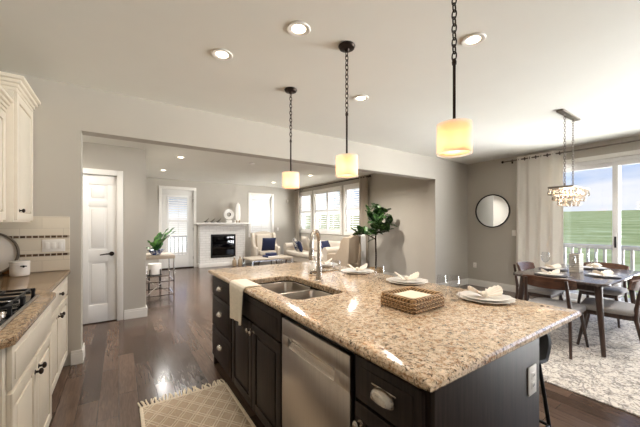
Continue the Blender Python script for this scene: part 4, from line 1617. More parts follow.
mb.tube([(p[0], p[1], bh) for p in lp], 0.0105, 10, closed=True)
mb.build('rim', MAT['wicker'], bk)
mb = MB()
mb.box(-0.098, 0.098, -0.082, 0.082, 0.0, 0.016, 0.007, 3)
mb.box(-0.096, 0.098, -0.081, 0.080, 0.015, 0.033, 0.008, 3)
mb.box(-0.097, 0.097, -0.082, 0.082, 0.032, 0.050, 0.008, 3)
pn = mb.build('folded_cloth', MAT['paper'])
pn.location = (1.305, 1.05, TOPZ + 0.0105)
pn.rotation_euler = (0, 0, math.radians(2))
tag(pn, 'cream cloth folded square inside the woven basket', 'cloth')

# bar stool under the overhang
st = thing('bar_stool', 'black metal bar stool tucked under the near right corner of the island', 'stool', (1.788, 0.838, 0))
mb = MB()
def shell(u, v):
    a = u * 2 * PI
    r = 0.02 + 0.208 * v ** 0.7
    back = max(0.0, math.cos(a)) ** 0.7
    z = 0.645 + 0.035 * v ** 3 + (0.135 * back * max(0, v - 0.55) / 0.45)
    return Vector((r * math.cos(a), r * math.sin(a), z))
mb.grid(shell, 48, 12, thick=0.014)
bmesh.ops.remove_doubles(mb.bm, verts=mb.bm.verts, dist=1e-4)
mb.build('bucket_seat', plain('black_leatherette', (34, 31, 30), 0.55), st, angle=70)
for sx in (-1, 1):
    for sy in (-1, 1):
        MB().tube([(sx * 0.11, sy * 0.15, 0.655), (sx * 0.165, sy * 0.225, 0.0)], [0.0105, 0.009], 10).floor().build('leg', MAT['black'], st)
mb = MB()
c = [(sx * 0.143, sy * 0.194, 0.27) for sx, sy in ((-1, -1), (1, -1), (1, 1), (-1, 1))]
for a, b in zip(c, c[1:] + c[:1]): mb.cyl(a, b, 0.008, 0.008, 10)
mb.build('foot_rail', MAT['black'], st)


# ================================================================== hanging lights
def chain(mb, x, y, z0, z1, link=0.034, r=0.0026, w=0.009):
    n = max(1, int(round((z1 - z0) / (link * 0.74))))
    st = (z1 - z0) / n
    for k in range(n):
        zc = z0 + (k + 0.5) * st
        h = st * 0.5 + 0.006
        pts = []
        for j in range(12):
            a = 2 * PI * j / 12
            o = w * math.cos(a); zz = h * math.sin(a)
            pts.append((x + (o if k % 2 else 0), y + (0 if k % 2 else o), zc + zz))
        mb.tube(pts, r, 6, closed=True)


def make_pendant(label, loc, group):
    p = thing('pendant_light', label, 'pendant light', loc, group=group)
    L = H - loc[2]                      # hangs from the ceiling; local z=0 is the shade's lower rim
    mb = MB(); mb.lathe([(0, L), (0.062, L), (0.064, L - 0.006), (0.056, L - 0.022), (0.020, L - 0.030), (0.012, L - 0.045), (0, L - 0.045)], seg=32)
    mb.build('canopy', MAT['bronze'], p)
    mb = MB(); chain(mb, 0, 0, 0.485, L - 0.040, 0.05, 0.0036, 0.012)
    mb.build('chain', MAT['bronze'], p)
    mb = MB()
    mb.cyl((0, 0, 0.10), (0, 0, 0.475), 0.0075, 0.0075, 12)
    mb.lathe([(0, 0.46), (0.011, 0.46), (0.012, 0.475), (0.006, 0.49), (0, 0.49)], seg=12)
    mb.build('rod', MAT['bronze'], p)
    mb = MB()
    mb.lathe([(0.072, 0.004), (0.072, 0.150), (0.0705, 0.150), (0.0705, 0.004)], seg=40, closed=True)
    s = mb.build('lamp_shade', MAT['shade'], p, angle=60)
    mb = MB(); mb.lathe([(0.084, 0.0), (0.084, 0.155), (0.083, 0.155), (0.083, 0.0)], seg=40, closed=True)
    mb.build('outer_shade', MAT['organza'], p, angle=60)
    mb = MB()
    mb.lathe([(0.0, 0.148), (0.071, 0.148), (0.071, 0.150), (0, 0.150)], seg=32)
    mb.lathe([(0.0, 0.153), (0.020, 0.153), (0.018, 0.170), (0, 0.172)], seg=20)
    mb.build('shade_cap', MAT['bronze'], p)
    mb = MB(); mb.lathe([(0, 0.012), (0.0705, 0.012), (0.0705, 0.014), (0, 0.014)], seg=32)
    mb.build('diffuser', MAT['shade'], p)
    mb = MB(); mb.ball((0, 0, 0.085), 0.026, 0.026, 0.034); mb.cyl((0, 0, 0.11), (0, 0, 0.15), 0.013)
    mb.build('light_bulb', MAT['bulb'], p)
    return p


PEND_W = 1.3
pgrp = 'pendant lights over the island'
def pendant_lamp(p):
    d = bpy.data.lights.new('pendant_lamp', 'POINT')
    d.energy = PEND_W; d.color = (1.0, 0.83, 0.66); d.shadow_soft_size = 0.04
    o = bpy.data.objects.new('pendant_lamp', d); COL.objects.link(o); o.parent = p; o.location = (0, 0, 0.05)


p0 = make_pendant('drum pendant lamp farthest from the camera, at left over the island', (1.43, 2.645, 1.72), pgrp)
p1 = dup(p0, (1.43, 1.757, 1.72), label='drum pendant lamp in the middle of the three over the island')
p2 = dup(p0, (1.43, 0.885, 1.72), label='drum pendant lamp nearest the camera, its chain running out of the photo top')
for p in (p0, p1, p2): pendant_lamp(p)

# crystal chandelier
ch = thing('chandelier', 'rectangular crystal chandelier hanging by two chains over the dining table', 'chandelier', (4.60, 1.33, H))
ZT = 1.795 - H
MB().box(-0.30, 0.30, -0.035, 0.035, -0.022, 0.0, 0.004).build('canopy', MAT['pewter'], ch)
for sx in (-0.14, 0.14):
    mb = MB(); chain(mb, sx, 0, ZT + 0.05, -0.025, 0.04, 0.003, 0.010)
    mb.lathe([(0, 0), (0.012, 0), (0.012, 0.02), (0.006, 0.05), (0, 0.05)], (sx, 0, ZT + 0.012), 12)
    mb.build('chain', MAT['pewter'], ch)
mb = MB()
mb.box(-0.285, 0.285, -0.125, 0.125, ZT - 0.006, ZT + 0.016, 0.004)
mb.build('top_plate', MAT['pewter'], ch)
mb = MB()
for hx, hy, z in ((0.225, 0.090, ZT - 0.075), (0.165, 0.058, ZT - 0.135)):
    for s in (-1, 1):
        mb.box(-hx, hx, s * hy - 0.004, s * hy + 0.004, z, z + 0.010)
        mb.box(s * hx - 0.004, s * hx + 0.004, -hy, hy, z, z + 0.010)
for sx in (-0.15, 0.15):
    for sy in (-0.05, 0.05): mb.cyl((sx, sy, ZT), (sx, sy, ZT - 0.13), 0.003, 0.003, 6)
mb.build('tier_frames', MAT['pewter'], ch)
for sx in (-0.12, 0.0, 0.12):
    MB().ball((sx, 0, ZT - 0.07), 0.017, 0.017, 0.030).build('light_bulb', MAT['bulb'], ch)
d = bpy.data.lights.new('chandelier_lamp', 'POINT')
d.energy = 5.0; d.color = (1.0, 0.82, 0.62); d.shadow_soft_size = 0.08
o = bpy.data.objects.new('chandelier_lamp', d); COL.objects.link(o); o.parent = ch; o.location = (0, 0, ZT - 0.07)
proto = None
for hx, hy, z, n in ((0.278, 0.118, ZT - 0.004, 42), (0.225, 0.090, ZT - 0.072, 32), (0.165, 0.058, ZT - 0.132, 24)):
    per = 4 * (hx + hy)
    for k in range(n):
        s = per * (k + 0.5) / n
        if s < 2 * hx: x, y = -hx + s, -hy
        elif s < 2 * hx + 2 * hy: x, y = hx, -hy + s - 2 * hx
        elif s < 4 * hx + 2 * hy: x, y = hx - (s - 2 * hx - 2 * hy), hy
        else: x, y = -hx, hy - (s - 4 * hx - 2 * hy)
        if proto is None:
            m = MB()
            m.lathe([(0, 0.0), (0.007, -0.006), (0.007, -0.012), (0.003, -0.018)], seg=6)
            m.lathe([(0.003, -0.018), (0.010, -0.034), (0.0165, -0.056), (0.0165, -0.066), (0.009, -0.080), (0, -0.084)], seg=6)
            proto = m.build('crystal_drop', MAT['crystal'], ch, smooth=False); q = proto
        else:
            q = proto.copy(); COL.objects.link(q); q.parent = ch
        q.location = (x, y, z); q.rotation_euler = (0, 0, k * 1.3)


# ================================================================== dining area
rug = MB().box(3.04, 6.15, -0.9, 2.35, 0.0005, 0.012, 0.004).build('dining_rug', MAT['rug'])
tag(rug, 'large pale grey distressed rug under the dining table', 'rug')

TX0, TX1, TY0, TY1, TZ = 4.03, 5.60, 0.85, 1.76, 0.752
tb = thing('dining_table', 'dark wood dining table with rounded corners and splayed legs by the sliding door', 'table', ((TX0 + TX1) / 2, (TY0 + TY1) / 2, 0.012))
tx, ty = (TX1 - TX0) / 2, (TY1 - TY0) / 2
mb = MB()
mb.prism(rrect(0, 0, tx, ty, 0.12, 10), TZ - 0.012 - 0.028, TZ - 0.012, 'z', bev=0.007, seg=3)
mb.build('table_top', MAT['tablewood'], tb, angle=30)
mb = MB()
for s in (-1, 1):
    mb.box(-tx + 0.14, tx - 0.14, s * (ty - 0.13) - 0.011, s * (ty - 0.13) + 0.011, 0.635, 0.714, 0.003)
    mb.box(s * (tx - 0.15) - 0.011, s * (tx - 0.15) + 0.011, -ty + 0.13, ty - 0.13, 0.635, 0.714, 0.003)
mb.build('apron', MAT['chairwood'], tb)
for sx in (-1, 1):
    for sy in (-1, 1):
        MB().tube([(sx * (tx - 0.13), sy * (ty - 0.11), 0.714), (sx * (tx - 0.045), sy * (ty - 0.045), 0.0)], [0.034, 0.019], 14).floor().build('leg', MAT['chairwood'], tb)


def make_chair(label, loc, rz, group):
    """local +Y is the front of the chair"""
    c = thing('dining_chair', label, 'chair', loc, rz, group)
    mb = MB()
    def seat_top(pts, z): return [(p[0], p[1], z) for p in pts]
    rings = []
    for z, ins, r in [(0.405, 0.02, 0.07), (0.415, 0.004, 0.08), (0.445, 0.0, 0.085), (0.462, 0.010, 0.08), (0.470, 0.035, 0.07), (0.472, 0.12, 0.04)]:
        rings.append(seat_top(rrect(0, 0.0, 0.235 - ins, 0.225 - ins, r, 8), z))
    loft(mb, rings)
    mb.build('seat', MAT['seat'], c, angle=60)
    mb = MB()
    for s in (-1, 1):
        mb.box(s * 0.185 - 0.013, s * 0.185 + 0.013, -0.20, 0.18, 0.355, 0.410, 0.006)
    for y in (-0.18, 0.165):
        mb.box(-0.185, 0.185, y - 0.012, y + 0.012, 0.355, 0.408, 0.006)
    mb.build('seat_frame', MAT['chairwood'], c)
    for s in (-1, 1):
        MB().tube([(s * 0.180, 0.165, 0.405), (s * 0.225, 0.235, 0.0)], [0.020, 0.0125], 12).floor().build('leg', MAT['chairwood'], c)
    for s in (-1, 1):
        MB().tube([(s * 0.225, -0.285, 0.0), (s * 0.200, -0.215, 0.36), (s * 0.195, -0.215, 0.48), (s * 0.180, -0.262, 0.765)], [0.0125, 0.019, 0.019, 0.014], 12).floor().build('leg', MAT['chairwood'], c)
    mb = MB()
    def back(u, v):
        a = 2 * u - 1
        hgt = 0.060 * (1 - 0.30 * abs(a) ** 4)
        x = 0.245 * a
        y = -0.262 + 0.085 * abs(a) ** 2.2 - 0.03 * (v - 0.5)
        return Vector((x, y, 0.722 + (v - 0.5) * 2 * hgt))
    mb.grid(back, 24, 6, thick=0.018)
    mb.build('backrest', MAT['walnut'], c, angle=50)
    return c


cg = 'dining chairs around the table'
A = make_chair('walnut-backed dining chair seen from behind, between the island and the dining table', (4.02, 1.29, 0.012), math.radians(-90), cg)
D = dup(A, (4.51, 0.95, 0.012), math.radians(8), 'dining chair at the right edge of the photo, side on to the camera', cg)
B = dup(A, (4.92, 1.74, 0.012), math.radians(180), 'dining chair on the far left side of the table, in front of the cream curtain', cg)
C = dup(A, (5.62, 1.26, 0.012), math.radians(90), 'dining chair at the far end of the table, against the sliding door', cg)

PT, NT = 'plates on the dining table', 'folded napkins on the dining table'
DR, DC = 'dark chargers on the dining table', None
dcharge = thing('charger_plate', '', 'charger plate', (0, 0, 0), group='dark charger plates on the dining table')
MB().lathe([(0, 0.0), (0.10, 0.0), (0.155, 0.006), (0.158, 0.009), (0.154, 0.011), (0.10, 0.005), (0, 0.005)], seg=48).build('plate_body', plain('dark_slate_charger', (70, 64, 62), 0.4), dcharge, angle=60)
dspots = [(4.23, 1.40, 'left near place of the dining table, above the walnut chair back'),
          (4.80, 1.56, 'far left place of the dining table, nearest the curtain'),
          (5.34, 1.27, 'far place of the dining table, in front of the sliding door'),
          (4.64, 1.03, 'right near place of the dining table')]
first = True
for x, y, w in dspots:
    for proto, z, lab, grp in ((dcharge, TZ + 0.0005, 'dark charger at the ', None), (plate0, TZ + 0.0068, 'white plate at the ', PT), (napkin0, TZ + 0.0125, 'cream napkin at the ', NT)):
        if proto is dcharge and first:
            proto.location = (x, y, z); proto['label'] = lab + w; first = False
        else:
            dup(proto, (x, y, z), math.radians(-35 + 40 * x), lab + w, grp)

wg = 'stemmed wine glasses on the dining table'
def wine(label, loc):
    t = thing('wine_glass', label, 'glass', loc, group=wg)
    t.scale = (1.15, 1.15, 1.15)
    b = MB(); b.lathe([(0.004, 0.095), (0.020, 0.105), (0.036, 0.130), (0.041, 0.160), (0.037, 0.195), (0.033, 0.215), (0.0318, 0.215), (0.0356, 0.195), (0.0396, 0.160), (0.0346, 0.131), (0.019, 0.107), (0, 0.100)], seg=32)
    b.build('bowl', MAT['tumbler'], t, angle=70)
    b = MB(); b.lathe([(0, 0.0), (0.033, 0.0), (0.033, 0.002), (0.010, 0.006), (0.0042, 0.014), (0.0036, 0.06), (0.0045, 0.097), (0, 0.097)], seg=28)
    b.build('stem', MAT['tumbler'], t, angle=60)


wine('wine glass nearest the camera on the dining table, right of the near left plate', (4.28, 1.22, TZ))
wine('wine glass at left on the dining table, between the two left plates', (4.56, 1.56, TZ))
wine('wine glass right of the stone vase, between it and the far plate', (5.05, 1.22, TZ))
vs = thing('table_vase', 'pale square vase standing in the middle of the dining table', 'vase', (4.80, 1.315, TZ))
mb = MB()
for k in range(9):
    mb.box(-0.082 + 0.002 * (k % 2), 0.082 - 0.002 * (k % 2), -0.052, 0.052, 0.002 + 0.026 * k, 0.027 + 0.026 * k, 0.005)
mb.build('vase_body', MAT['vase'], vs)
MB().box(-0.065, 0.065, -0.036, 0.036, 0.230, 0.239, 0.002).build('opening', MAT['slot'], vs)

# curtain at the sliding door
def curtain(name, label, x, y0, y1, z0, z1, folds, amp, mat, rings=True, phase=0.0):
    t = thing(name, label, 'curtain', (x, (y0 + y1) / 2, 0))
    w = y1 - y0
    def f(u, v):
        a = u * folds * 2 * PI + phase
        flare = 1.0 + 0.04 * (1 - v)
        yy = (u - 0.5) * w * flare + 0.010 * math.sin(3 * a + 4 * v) * (1 - v)
        xx = amp * math.sin(a) * (0.8 + 0.3 * math.sin(2.3 * v + u * 4)) + 0.012 * math.sin(2 * a + 1.0) * (1 - v)
        return Vector((xx, yy, z0 + (z1 - z0) * v))
    MB().grid(f, folds * 18, 14, thick=0.003).build('fabric_panel', mat, t, angle=80)
    if rings:
        for k in range(folds * 2):
            yy = ((k + 0.5) / (folds * 2) - 0.5 + 0.0) * w
            mb = MB()
            u = (k + 0.5) / (folds * 2)
            M = Matrix.Translation((0, yy, z1 - 0.055)) @ Matrix.Rotation(PI / 2, 4, 'X')
            mb.lathe([(0.020, -0.003), (0.031, -0.003), (0.031, 0.003), (0.020, 0.003)], seg=20, M=M, closed=True)
            mb.build('grommet', MAT['bronze'], t)
    return t


curtain('curtain', 'cream grommet curtain panel at the left side of the sliding door', 6.45, 1.95, 2.68, 0.02, 2.665, 4, 0.036, MAT['curtain'])
rod = thing('curtain_rod', 'dark metal curtain rod along the dining wall above the sliding door', 'curtain rod', (6.45, 1.2, 2.612))
MB().cyl((0, -1.75, 0), (0, 1.72, 0), 0.0125, 0.0125, 14).build('pole', MAT['pewter'], rod)
for y in (1.72, -1.75):
    MB().ball((0, y + math.copysign(0.02, y), 0), 0.026).build('finial', MAT['bronze'], rod)
for y in (1.60, -0.95):
    mb = MB(); mb.box(0.0, 0.098, y - 0.008, y + 0.008, -0.008, 0.008, 0.002); mb.box(0.09, 0.0985, y - 0.015, y + 0.015, -0.04, 0.04, 0.002)
    mb.build('bracket', MAT['bronze'], rod)

# round mirror
mr = thing('round_mirror', 'round mirror with thin black frame on the dining wall', 'mirror', (6.548, 3.19, 1.635))
M = Matrix.Rotation(-PI / 2, 4, 'Y')
mb = MB(); mb.lathe([(0.330, 0.0), (0.352, 0.0), (0.352, 0.022), (0.347, 0.026), (0.336, 0.026), (0.330, 0.022)], seg=64, M=M, closed=True)
mb.build('frame', MAT['black'], mr)
mb = MB(); mb.lathe([(0, 0.004), (0.334, 0.004), (0.334, 0.010), (0, 0.010)], seg=64, M=M)
mb.build('mirror_glass', MAT['mirror'], mr, smooth=False)


# ================================================================== living room
# fireplace
fp = thing('fireplace', 'white painted brick fireplace with mantel and black gas firebox', 'fireplace', (2.80, 9.85, 0))
FX0, FX1, FY = 2.08, 3.52, 9.72
bx0, bx1, bz0, bz1 = 2.40, 3.19, 0.28, 1.03
mb = MB()
mb.box(FX0, bx0, FY, 9.998, 0, 1.31)
mb.box(bx1, FX1, FY, 9.998, 0, 1.31)
mb.box(bx0, bx1, FY, 9.998, bz1, 1.31)
mb.box(bx0, bx1, FY, 9.998, 0, bz0)
mb.build('brick_surround', MAT['bricks'], fp, world=fp, smooth=False)
mb = MB()
mb.box(FX0 - 0.02, FX1 + 0.02, FY - 0.02, 9.998, 0, 0.12, 0.004)
mb.build('plinth', MAT['trim'], fp, world=fp)
mb = MB()
mb.box(FX0 - 0.04, FX1 + 0.04, FY - 0.04, 9.998, 1.31, 1.35, 0.006)
mb.box(FX0 - 0.12, FX1 + 0.12, FY - 0.13, 9.998, 1.35, 1.405, 0.008)
mb.build('mantel_shelf', MAT['trim'], fp, world=fp)
mb = MB()
mb.box(bx0, bx1, 9.97, 9.995, bz0, bz1)
mb.box(bx0, bx0 + 0.02, FY + 0.02, 9.97, bz0, bz1); mb.box(bx1 - 0.02, bx1, FY + 0.02, 9.97, bz0, bz1)
mb.box(bx0, bx1, FY + 0.02, 9.97, bz0, bz0 + 0.04); mb.box(bx0, bx1, FY + 0.02, 9.97, bz1 - 0.06, bz1)
fb = mb.build('firebox', MAT['firebox'], fp, world=fp)
mb = MB()
for a, b, c, d in [(bx0, bx0 + 0.045, bz0, bz1), (bx1 - 0.045, bx1, bz0, bz1), (bx0, bx1, bz0, bz0 + 0.07), (bx0, bx1, bz1 - 0.07, bz1)]:
    mb.box(a, b, FY - 0.012, FY + 0.01, c, d, 0.003)
mb.build('firebox_frame', MAT['black'], fp, world=fp)
MB().box(bx0 + 0.04, bx1 - 0.04, FY + 0.012, FY + 0.016, bz0 + 0.06, bz1 - 0.06).build('glass_front', clear_glass('smoked_glass', (120, 118, 116)), fp, world=fp)
for k, (x0, x1, y, z, tl) in enumerate([(2.50, 3.08, 9.86, 0.40, 0.02), (2.55, 3.0, 9.80, 0.37, -0.02), (2.62, 2.95, 9.83, 0.47, 0.08), (2.70, 3.10, 9.84, 0.53, -0.10)]):
    MB().tube([(x0, y, z - tl / 2), ((x0 + x1) / 2, y + 0.01, z + 0.01), (x1, y, z + tl)], [0.032, 0.038, 0.030], 10).build('log', MAT['log'], fb, world=fp)

MZ = 1.405
ds = thing('disc_sculpture', 'white ring-shaped disc sculpture on a stand on the mantel', 'sculpture', (2.98, 9.76, MZ))
M = Matrix.Translation((0, 0, 0.265)) @ Matrix.Rotation(PI / 2, 4, 'X')
mb = MB(); mb.lathe([(0.058, -0.02), (0.165, -0.03), (0.176, 0.0), (0.165, 0.03), (0.058, 0.02)], seg=48, M=M, closed=True)
mb.build('ring', MAT['ceramic'], ds)
mb = MB(); mb.lathe([(0.054, -0.022), (0.064, -0.028), (0.064, 0.028), (0.054, 0.022)], seg=32, M=M, closed=True)
mb.build('inner_band', MAT['black'], ds)
MB().box(-0.09, 0.09, -0.045, 0.045, 0, 0.085, 0.006).build('stand', MAT['ceramic'], ds)
sb = thing('board_sculpture', 'tall white rounded board sculpture on the mantel beside the ring', 'sculpture', (3.31, 9.83, MZ))
poly = [(-0.075, 0.05), (0.075, 0.05), (0.088, 0.25), (0.082, 0.5), (0.055, 0.62), (0.0, 0.68), (-0.055, 0.62), (-0.082, 0.5), (-0.088, 0.25)]
MB().prism(poly, -0.012, 0.012, 'y', bev=0.006).build('board', MAT['ceramic'], sb)
MB().box(-0.01, 0.01, -0.016, -0.011, 0.12, 0.58, 0.002).build('stripe', MAT['porcelain'], sb)
mb = MB()
for s in (-1, 1): mb.box(s * 0.05 - 0.012, s * 0.05 + 0.012, -0.04, 0.04, 0.0, 0.09, 0.004)
mb.build('stand', MAT['birch'], sb)
for k in range(3):
    br = thing('bird_figurine', ['grey bird-like figurine, leftmost of three on the mantel', 'grey bird-like figurine, middle of three on the mantel', 'grey bird-like figurine nearest the ring sculpture on the mantel'][k], 'figurine', (2.28 + 0.19 * k, 9.76, MZ), group='figurines on the mantel')
    MB().tube([(-0.085, 0, 0.02), (-0.03, 0, 0.04), (0.02, 0, 0.075), (0.06, 0, 0.12), (0.075, 0, 0.135)], [0.008, 0.022, 0.020, 0.010, 0.006], 10).build('body', MAT['pewter'], br)
    MB().box(-0.05, 0.05, -0.025, 0.025, 0, 0.022, 0.004).build('base', MAT['slot'], br)
t = thing('mantel_candle', 'short white candle between the two white sculptures on the mantel', 'candle', (3.17, 9.72, MZ))
MB().lathe([(0, 0), (0.035, 0), (0.035, 0.07), (0.03, 0.075), (0, 0.07)], seg=20).build('wax', MAT['ceramic'], t)
MB().cyl((0, 0, 0.07), (0, 0, 0.085), 0.002, 0.002, 6).build('wick', MAT['black'], t)
for k, (x, y, h, lab) in enumerate([(3.10, 9.55, 0.27, 'slim taupe bottle at left on the hearth floor in front of the firebox'), (3.27, 9.50, 0.30, 'slim taupe bottle at right on the hearth floor in front of the firebox')]):
    b = thing('hearth_bottle', lab, 'bottle', (x, y, 0), group='bottles on the hearth')
    MB().lathe([(0, 0.001), (0.062, 0.001), (0.066, 0.01), (0.066, h * 0.62), (0.05, h * 0.72), (0.026, h * 0.78), (0.024, h), (0, h)], seg=24).build('bottle_body', MAT['birch'], b)
    MB().lathe([(0, h), (0.03, h), (0.034, h + 0.04), (0, h + 0.055)], seg=16).build('stopper', MAT['ceramic'], b)

# sofa under the side windows
sf = thing('sofa', 'ivory upholstered sofa below the three shuttered windows', 'sofa', (5.13, 7.92, 0), -PI / 2)   # local +Y is the front, toward -X... see below
sf.rotation_euler = (0, 0, PI / 2)    # local front (+Y) faces -X; local +X runs along +Y
SW = 1.30
U = MAT['sofa']
MB().box(-SW, SW, -0.42, 0.42, 0.14, 0.31, 0.03, 3).build('base', U, sf)
for k in (-1, 1):
    MB().box(k * 0.545 - 0.54, k * 0.545 + 0.54, -0.20, 0.45, 0.31, 0.47, 0.05, 4).build('seat_cushion', U, sf)
    MB().box(k * 0.545 - 0.53, k * 0.545 + 0.53, -0.33, -0.12, 0.46, 0.84, 0.07, 4, M=rot_about((0, -0.25, 0.46), 'X', 8)).build('back_cushion', U, sf)
    mb = MB(); mb.box(k * (SW - 0.11) - 0.11, k * (SW - 0.11) + 0.11, -0.44, 0.44, 0.14, 0.60, 0.05, 4)
    mb.tube([(k * (SW - 0.11), -0.44, 0.60), (k * (SW - 0.11), 0.44, 0.60)], 0.118, 20)
    mb.build('arm', U, sf)
MB().box(-SW, SW, -0.46, -0.26, 0.14, 0.80, 0.05, 4).build('back', U, sf)
for sx in (-1, 1):
    for sy in (-1, 1):
        MB().cyl((sx * (SW - 0.08), sy * 0.36, 0.15), (sx * (SW - 0.08), sy * 0.38, 0), 0.026, 0.018, 12).floor().build('leg', MAT['chairwood'], sf)


def throw_pillow(label, mat, loc, w, rz, lean, group='throw pillows in the living room', h=None):
    mb = MB(); h = h or w
    mb.pillow((0, 0, h / 2), w, h, 0.15)
    o = mb.build('throw_pillow', mat, angle=70)
    o.rotation_euler = (math.radians(lean), 0, rz)
    o.location = loc
    return tag(o, label, 'pillow', group)


throw_pillow('blue and white patterned pillow against the near end of the sofa\'s far arm', MAT['pattern'], (4.90, 8.62, 0.475), 0.44, math.radians(60), -14)
throw_pillow('dark navy pillow leaning in front of the patterned pillow on the sofa', MAT['navy'], (4.83, 8.22, 0.475), 0.36, math.radians(65), -16)
throw_pillow('ivory pillow at the window side of the sofa', U, (5.22, 8.45, 0.475), 0.50, math.radians(85), -16)
throw_pillow('navy pillow tilted against the near arm of the sofa', MAT['navy'], (5.02, 7.02, 0.475), 0.42, math.radians(20), -20)

# armchair by the back window
def wing_chair(name, label, loc, rz, cloth, inner):
    c = thing(name, label, 'armchair', loc, rz)          # local +Y is the front
    MB().box(-0.33, 0.33, -0.34, 0.34, 0.20, 0.36, 0.03, 3).build('base', cloth, c)
    MB().box(-0.27, 0.27, -0.26, 0.36, 0.36, 0.50, 0.05, 4).build('seat_cushion', inner, c)
    mb = MB()
    def bk(u, v):
        a = (2 * u - 1)
        wdt = 0.33 + 0.02 * v
        top = 0.36 + (0.74 - 0.10 * abs(a) ** 3) * v
        return Vector((a * wdt, -0.33 - 0.09 * v + 0.03 * abs(a) ** 2, top))
    mb.grid(bk, 20, 14, thick=0.10)
    mb.build('back', cloth, c, angle=60)
    MB().box(-0.25, 0.25, -0.24, -0.13, 0.46, 1.0, 0.05, 4, M=rot_about((0, -0.28, 0.46), 'X', 8)).build('back_cushion', inner, c)
    for s in (-1, 1):
        mb = MB()
        poly = [(-0.36, 0.20), (0.34, 0.20), (0.36, 0.58), (0.30, 0.63), (0.05, 0.64), (-0.08, 0.78), (-0.12, 0.98), (-0.22, 1.07), (-0.42, 1.06)]
        mb.prism(poly, s * 0.36 - 0.045, s * 0.36 + 0.045, 'x', bev=0.03, seg=3)
        mb.build('wing_arm', cloth, c, angle=50)
    for sx in (-1, 1):
        for sy in (-1, 1):
            MB().cyl((sx * 0.28, sy * 0.28, 0.22), (sx * 0.30, sy * 0.32, 0), 0.026, 0.016, 12).floor().build('leg', MAT['chairwood'], c)
    return c


wing_chair('armchair', 'ivory high-backed armchair in front of the single back window', (4.00, 9.15, 0), math.radians(172), U, U)
throw_pillow('navy square pillow on the ivory armchair', MAT['navy'], (3.97, 8.86, 0.505), 0.44, math.radians(172), -18)
wc = wing_chair('armchair', 'taupe wingback chair seen from behind beside the fig tree', (4.80, 6.03, 0), math.radians(20), MAT['wingcloth'], U)
wc.scale = (0.80, 0.86, 0.97)

# coffee table
cf = thing('coffee_table', 'low pale-topped coffee table on slim chrome legs', 'coffee table', (3.42, 7.65, 0))
MB().box(-0.60, 0.60, -0.36, 0.36, 0.405, 0.45, 0.005).build('table_top', MAT['stonetop'], cf)
for sx in (-1, 1):
    for sy in (-1, 1):
        MB().box(sx * 0.575 - 0.015, sx * 0.575 + 0.015, sy * 0.335 - 0.015, sy * 0.335 + 0.015, 0, 0.405, 0.002).build('leg', MAT['chrome'], cf)
mb = MB()
for s in (-1, 1):
    mb.box(-0.575, 0.575, s * 0.335 - 0.01, s * 0.335 + 0.01, 0.12, 0.14); mb.box(s * 0.575 - 0.01, s * 0.575 + 0.01, -0.335, 0.335, 0.12, 0.14)
    mb.box(-0.575, 0.575, s * 0.335 - 0.012, s * 0.335 + 0.012, 0.38, 0.405)
mb.build('stretchers', MAT['chrome'], cf)
nb = thing('coffee_table_book', 'thick navy book lying on the coffee table', 'book', (3.50, 7.62, 0.45), math.radians(8))
MB().box(-0.19, 0.19, -0.14, 0.14, 0.0, 0.045, 0.003).build('cover', MAT['navybook'], nb)
MB().box(-0.183, 0.192, -0.143, 0.133, 0.006, 0.039, 0.0).build('pages', MAT['porcelain'], nb)
nb = thing('decor_box', 'small navy lacquer box on top of the navy book', 'box', (3.50, 7.62, 0.4955), math.radians(20))
MB().box(-0.13, 0.13, -0.09, 0.09, 0.0, 0.05, 0.006).build('body', MAT['navybook'], nb)
MB().box(-0.134, 0.134, -0.094, 0.094, 0.050, 0.066, 0.005).build('lid', MAT['navybook'], nb)

# window curtains of the living room
curtain('curtain', 'taupe drape between the shuttered windows and the fig tree', 5.53, 5.92, 6.24, 0.02, 2.68, 3, 0.04, MAT['drape'], rings=False)
curtain('curtain', 'taupe drape in the far corner of the living room', 5.53, 9.62, 9.90, 0.02, 2.68, 3, 0.035, MAT['drape'], rings=False)
mb = MB()
thr = [(-0.20, 0.86), (-0.27, 1.02), (-0.36, 1.135), (-0.45, 1.15), (-0.535, 1.10), (-0.545, 0.90), (-0.55, 0.62), (-0.555, 0.24)]
def throw(u, v):
    i = u * (len(thr) - 1); k = min(int(i), len(thr) - 2); q = i - k
    y = thr[k][0] + (thr[k + 1][0] - thr[k][0]) * q
    z = thr[k][1] + (thr[k + 1][1] - thr[k][1]) * q
    return Vector((0.13 + 0.30 * v - 0.04 * u * (1 - v), y - 0.014 * u * math.sin(v * 17), z))
mb.grid(throw, 36, 20, thick=0.006)
th = mb.build('throw_blanket', MAT['ceramic'], angle=80)
th.location = wc.location; th.rotation_euler = wc.rotation_euler; th.scale = wc.scale
th.data.materials[0] = plain('white_cotton_throw', (240, 240, 240), 0.95, var=0.03, scale=40)
tag(th, 'white throw hanging over the back of the taupe wingback chair', 'blanket')
rod = thing('curtain_rod', 'dark curtain rod above the three living room windows', 'curtain rod', (5.53, 7.9, 2.635))
MB().cyl((0, -2.05, 0), (0, 2.03, 0), 0.014, 0.014, 12).build('pole', MAT['bronze'], rod)
MB().ball((0, -2.08, 0), 0.03).build('finial', MAT['bronze'], rod)
for y in (-1.9, 1.6):
    MB().box(0.0, 0.118, y - 0.01, y + 0.01, -0.01, 0.01, 0.002).build('bracket', MAT['bronze'], rod)

# fiddle leaf fig
def leaf_mesh(L, W, bend):
    mb = MB()
    def f(u, v):
        t = u
        half = W * (math.sin(PI * min(1, t ** 0.85 * 0.98 + 0.02)) ** 0.65) * (0.78 + 0.42 * t)
        s = 2 * v - 1
        return Vector((s * half + 0.0, L * t, -bend * t * t * L + 0.22 * half * abs(s) + 0.010 * math.sin(t * 22) * abs(s)))
    mb.grid(f, 14, 8, thick=0.0015)
    return mb


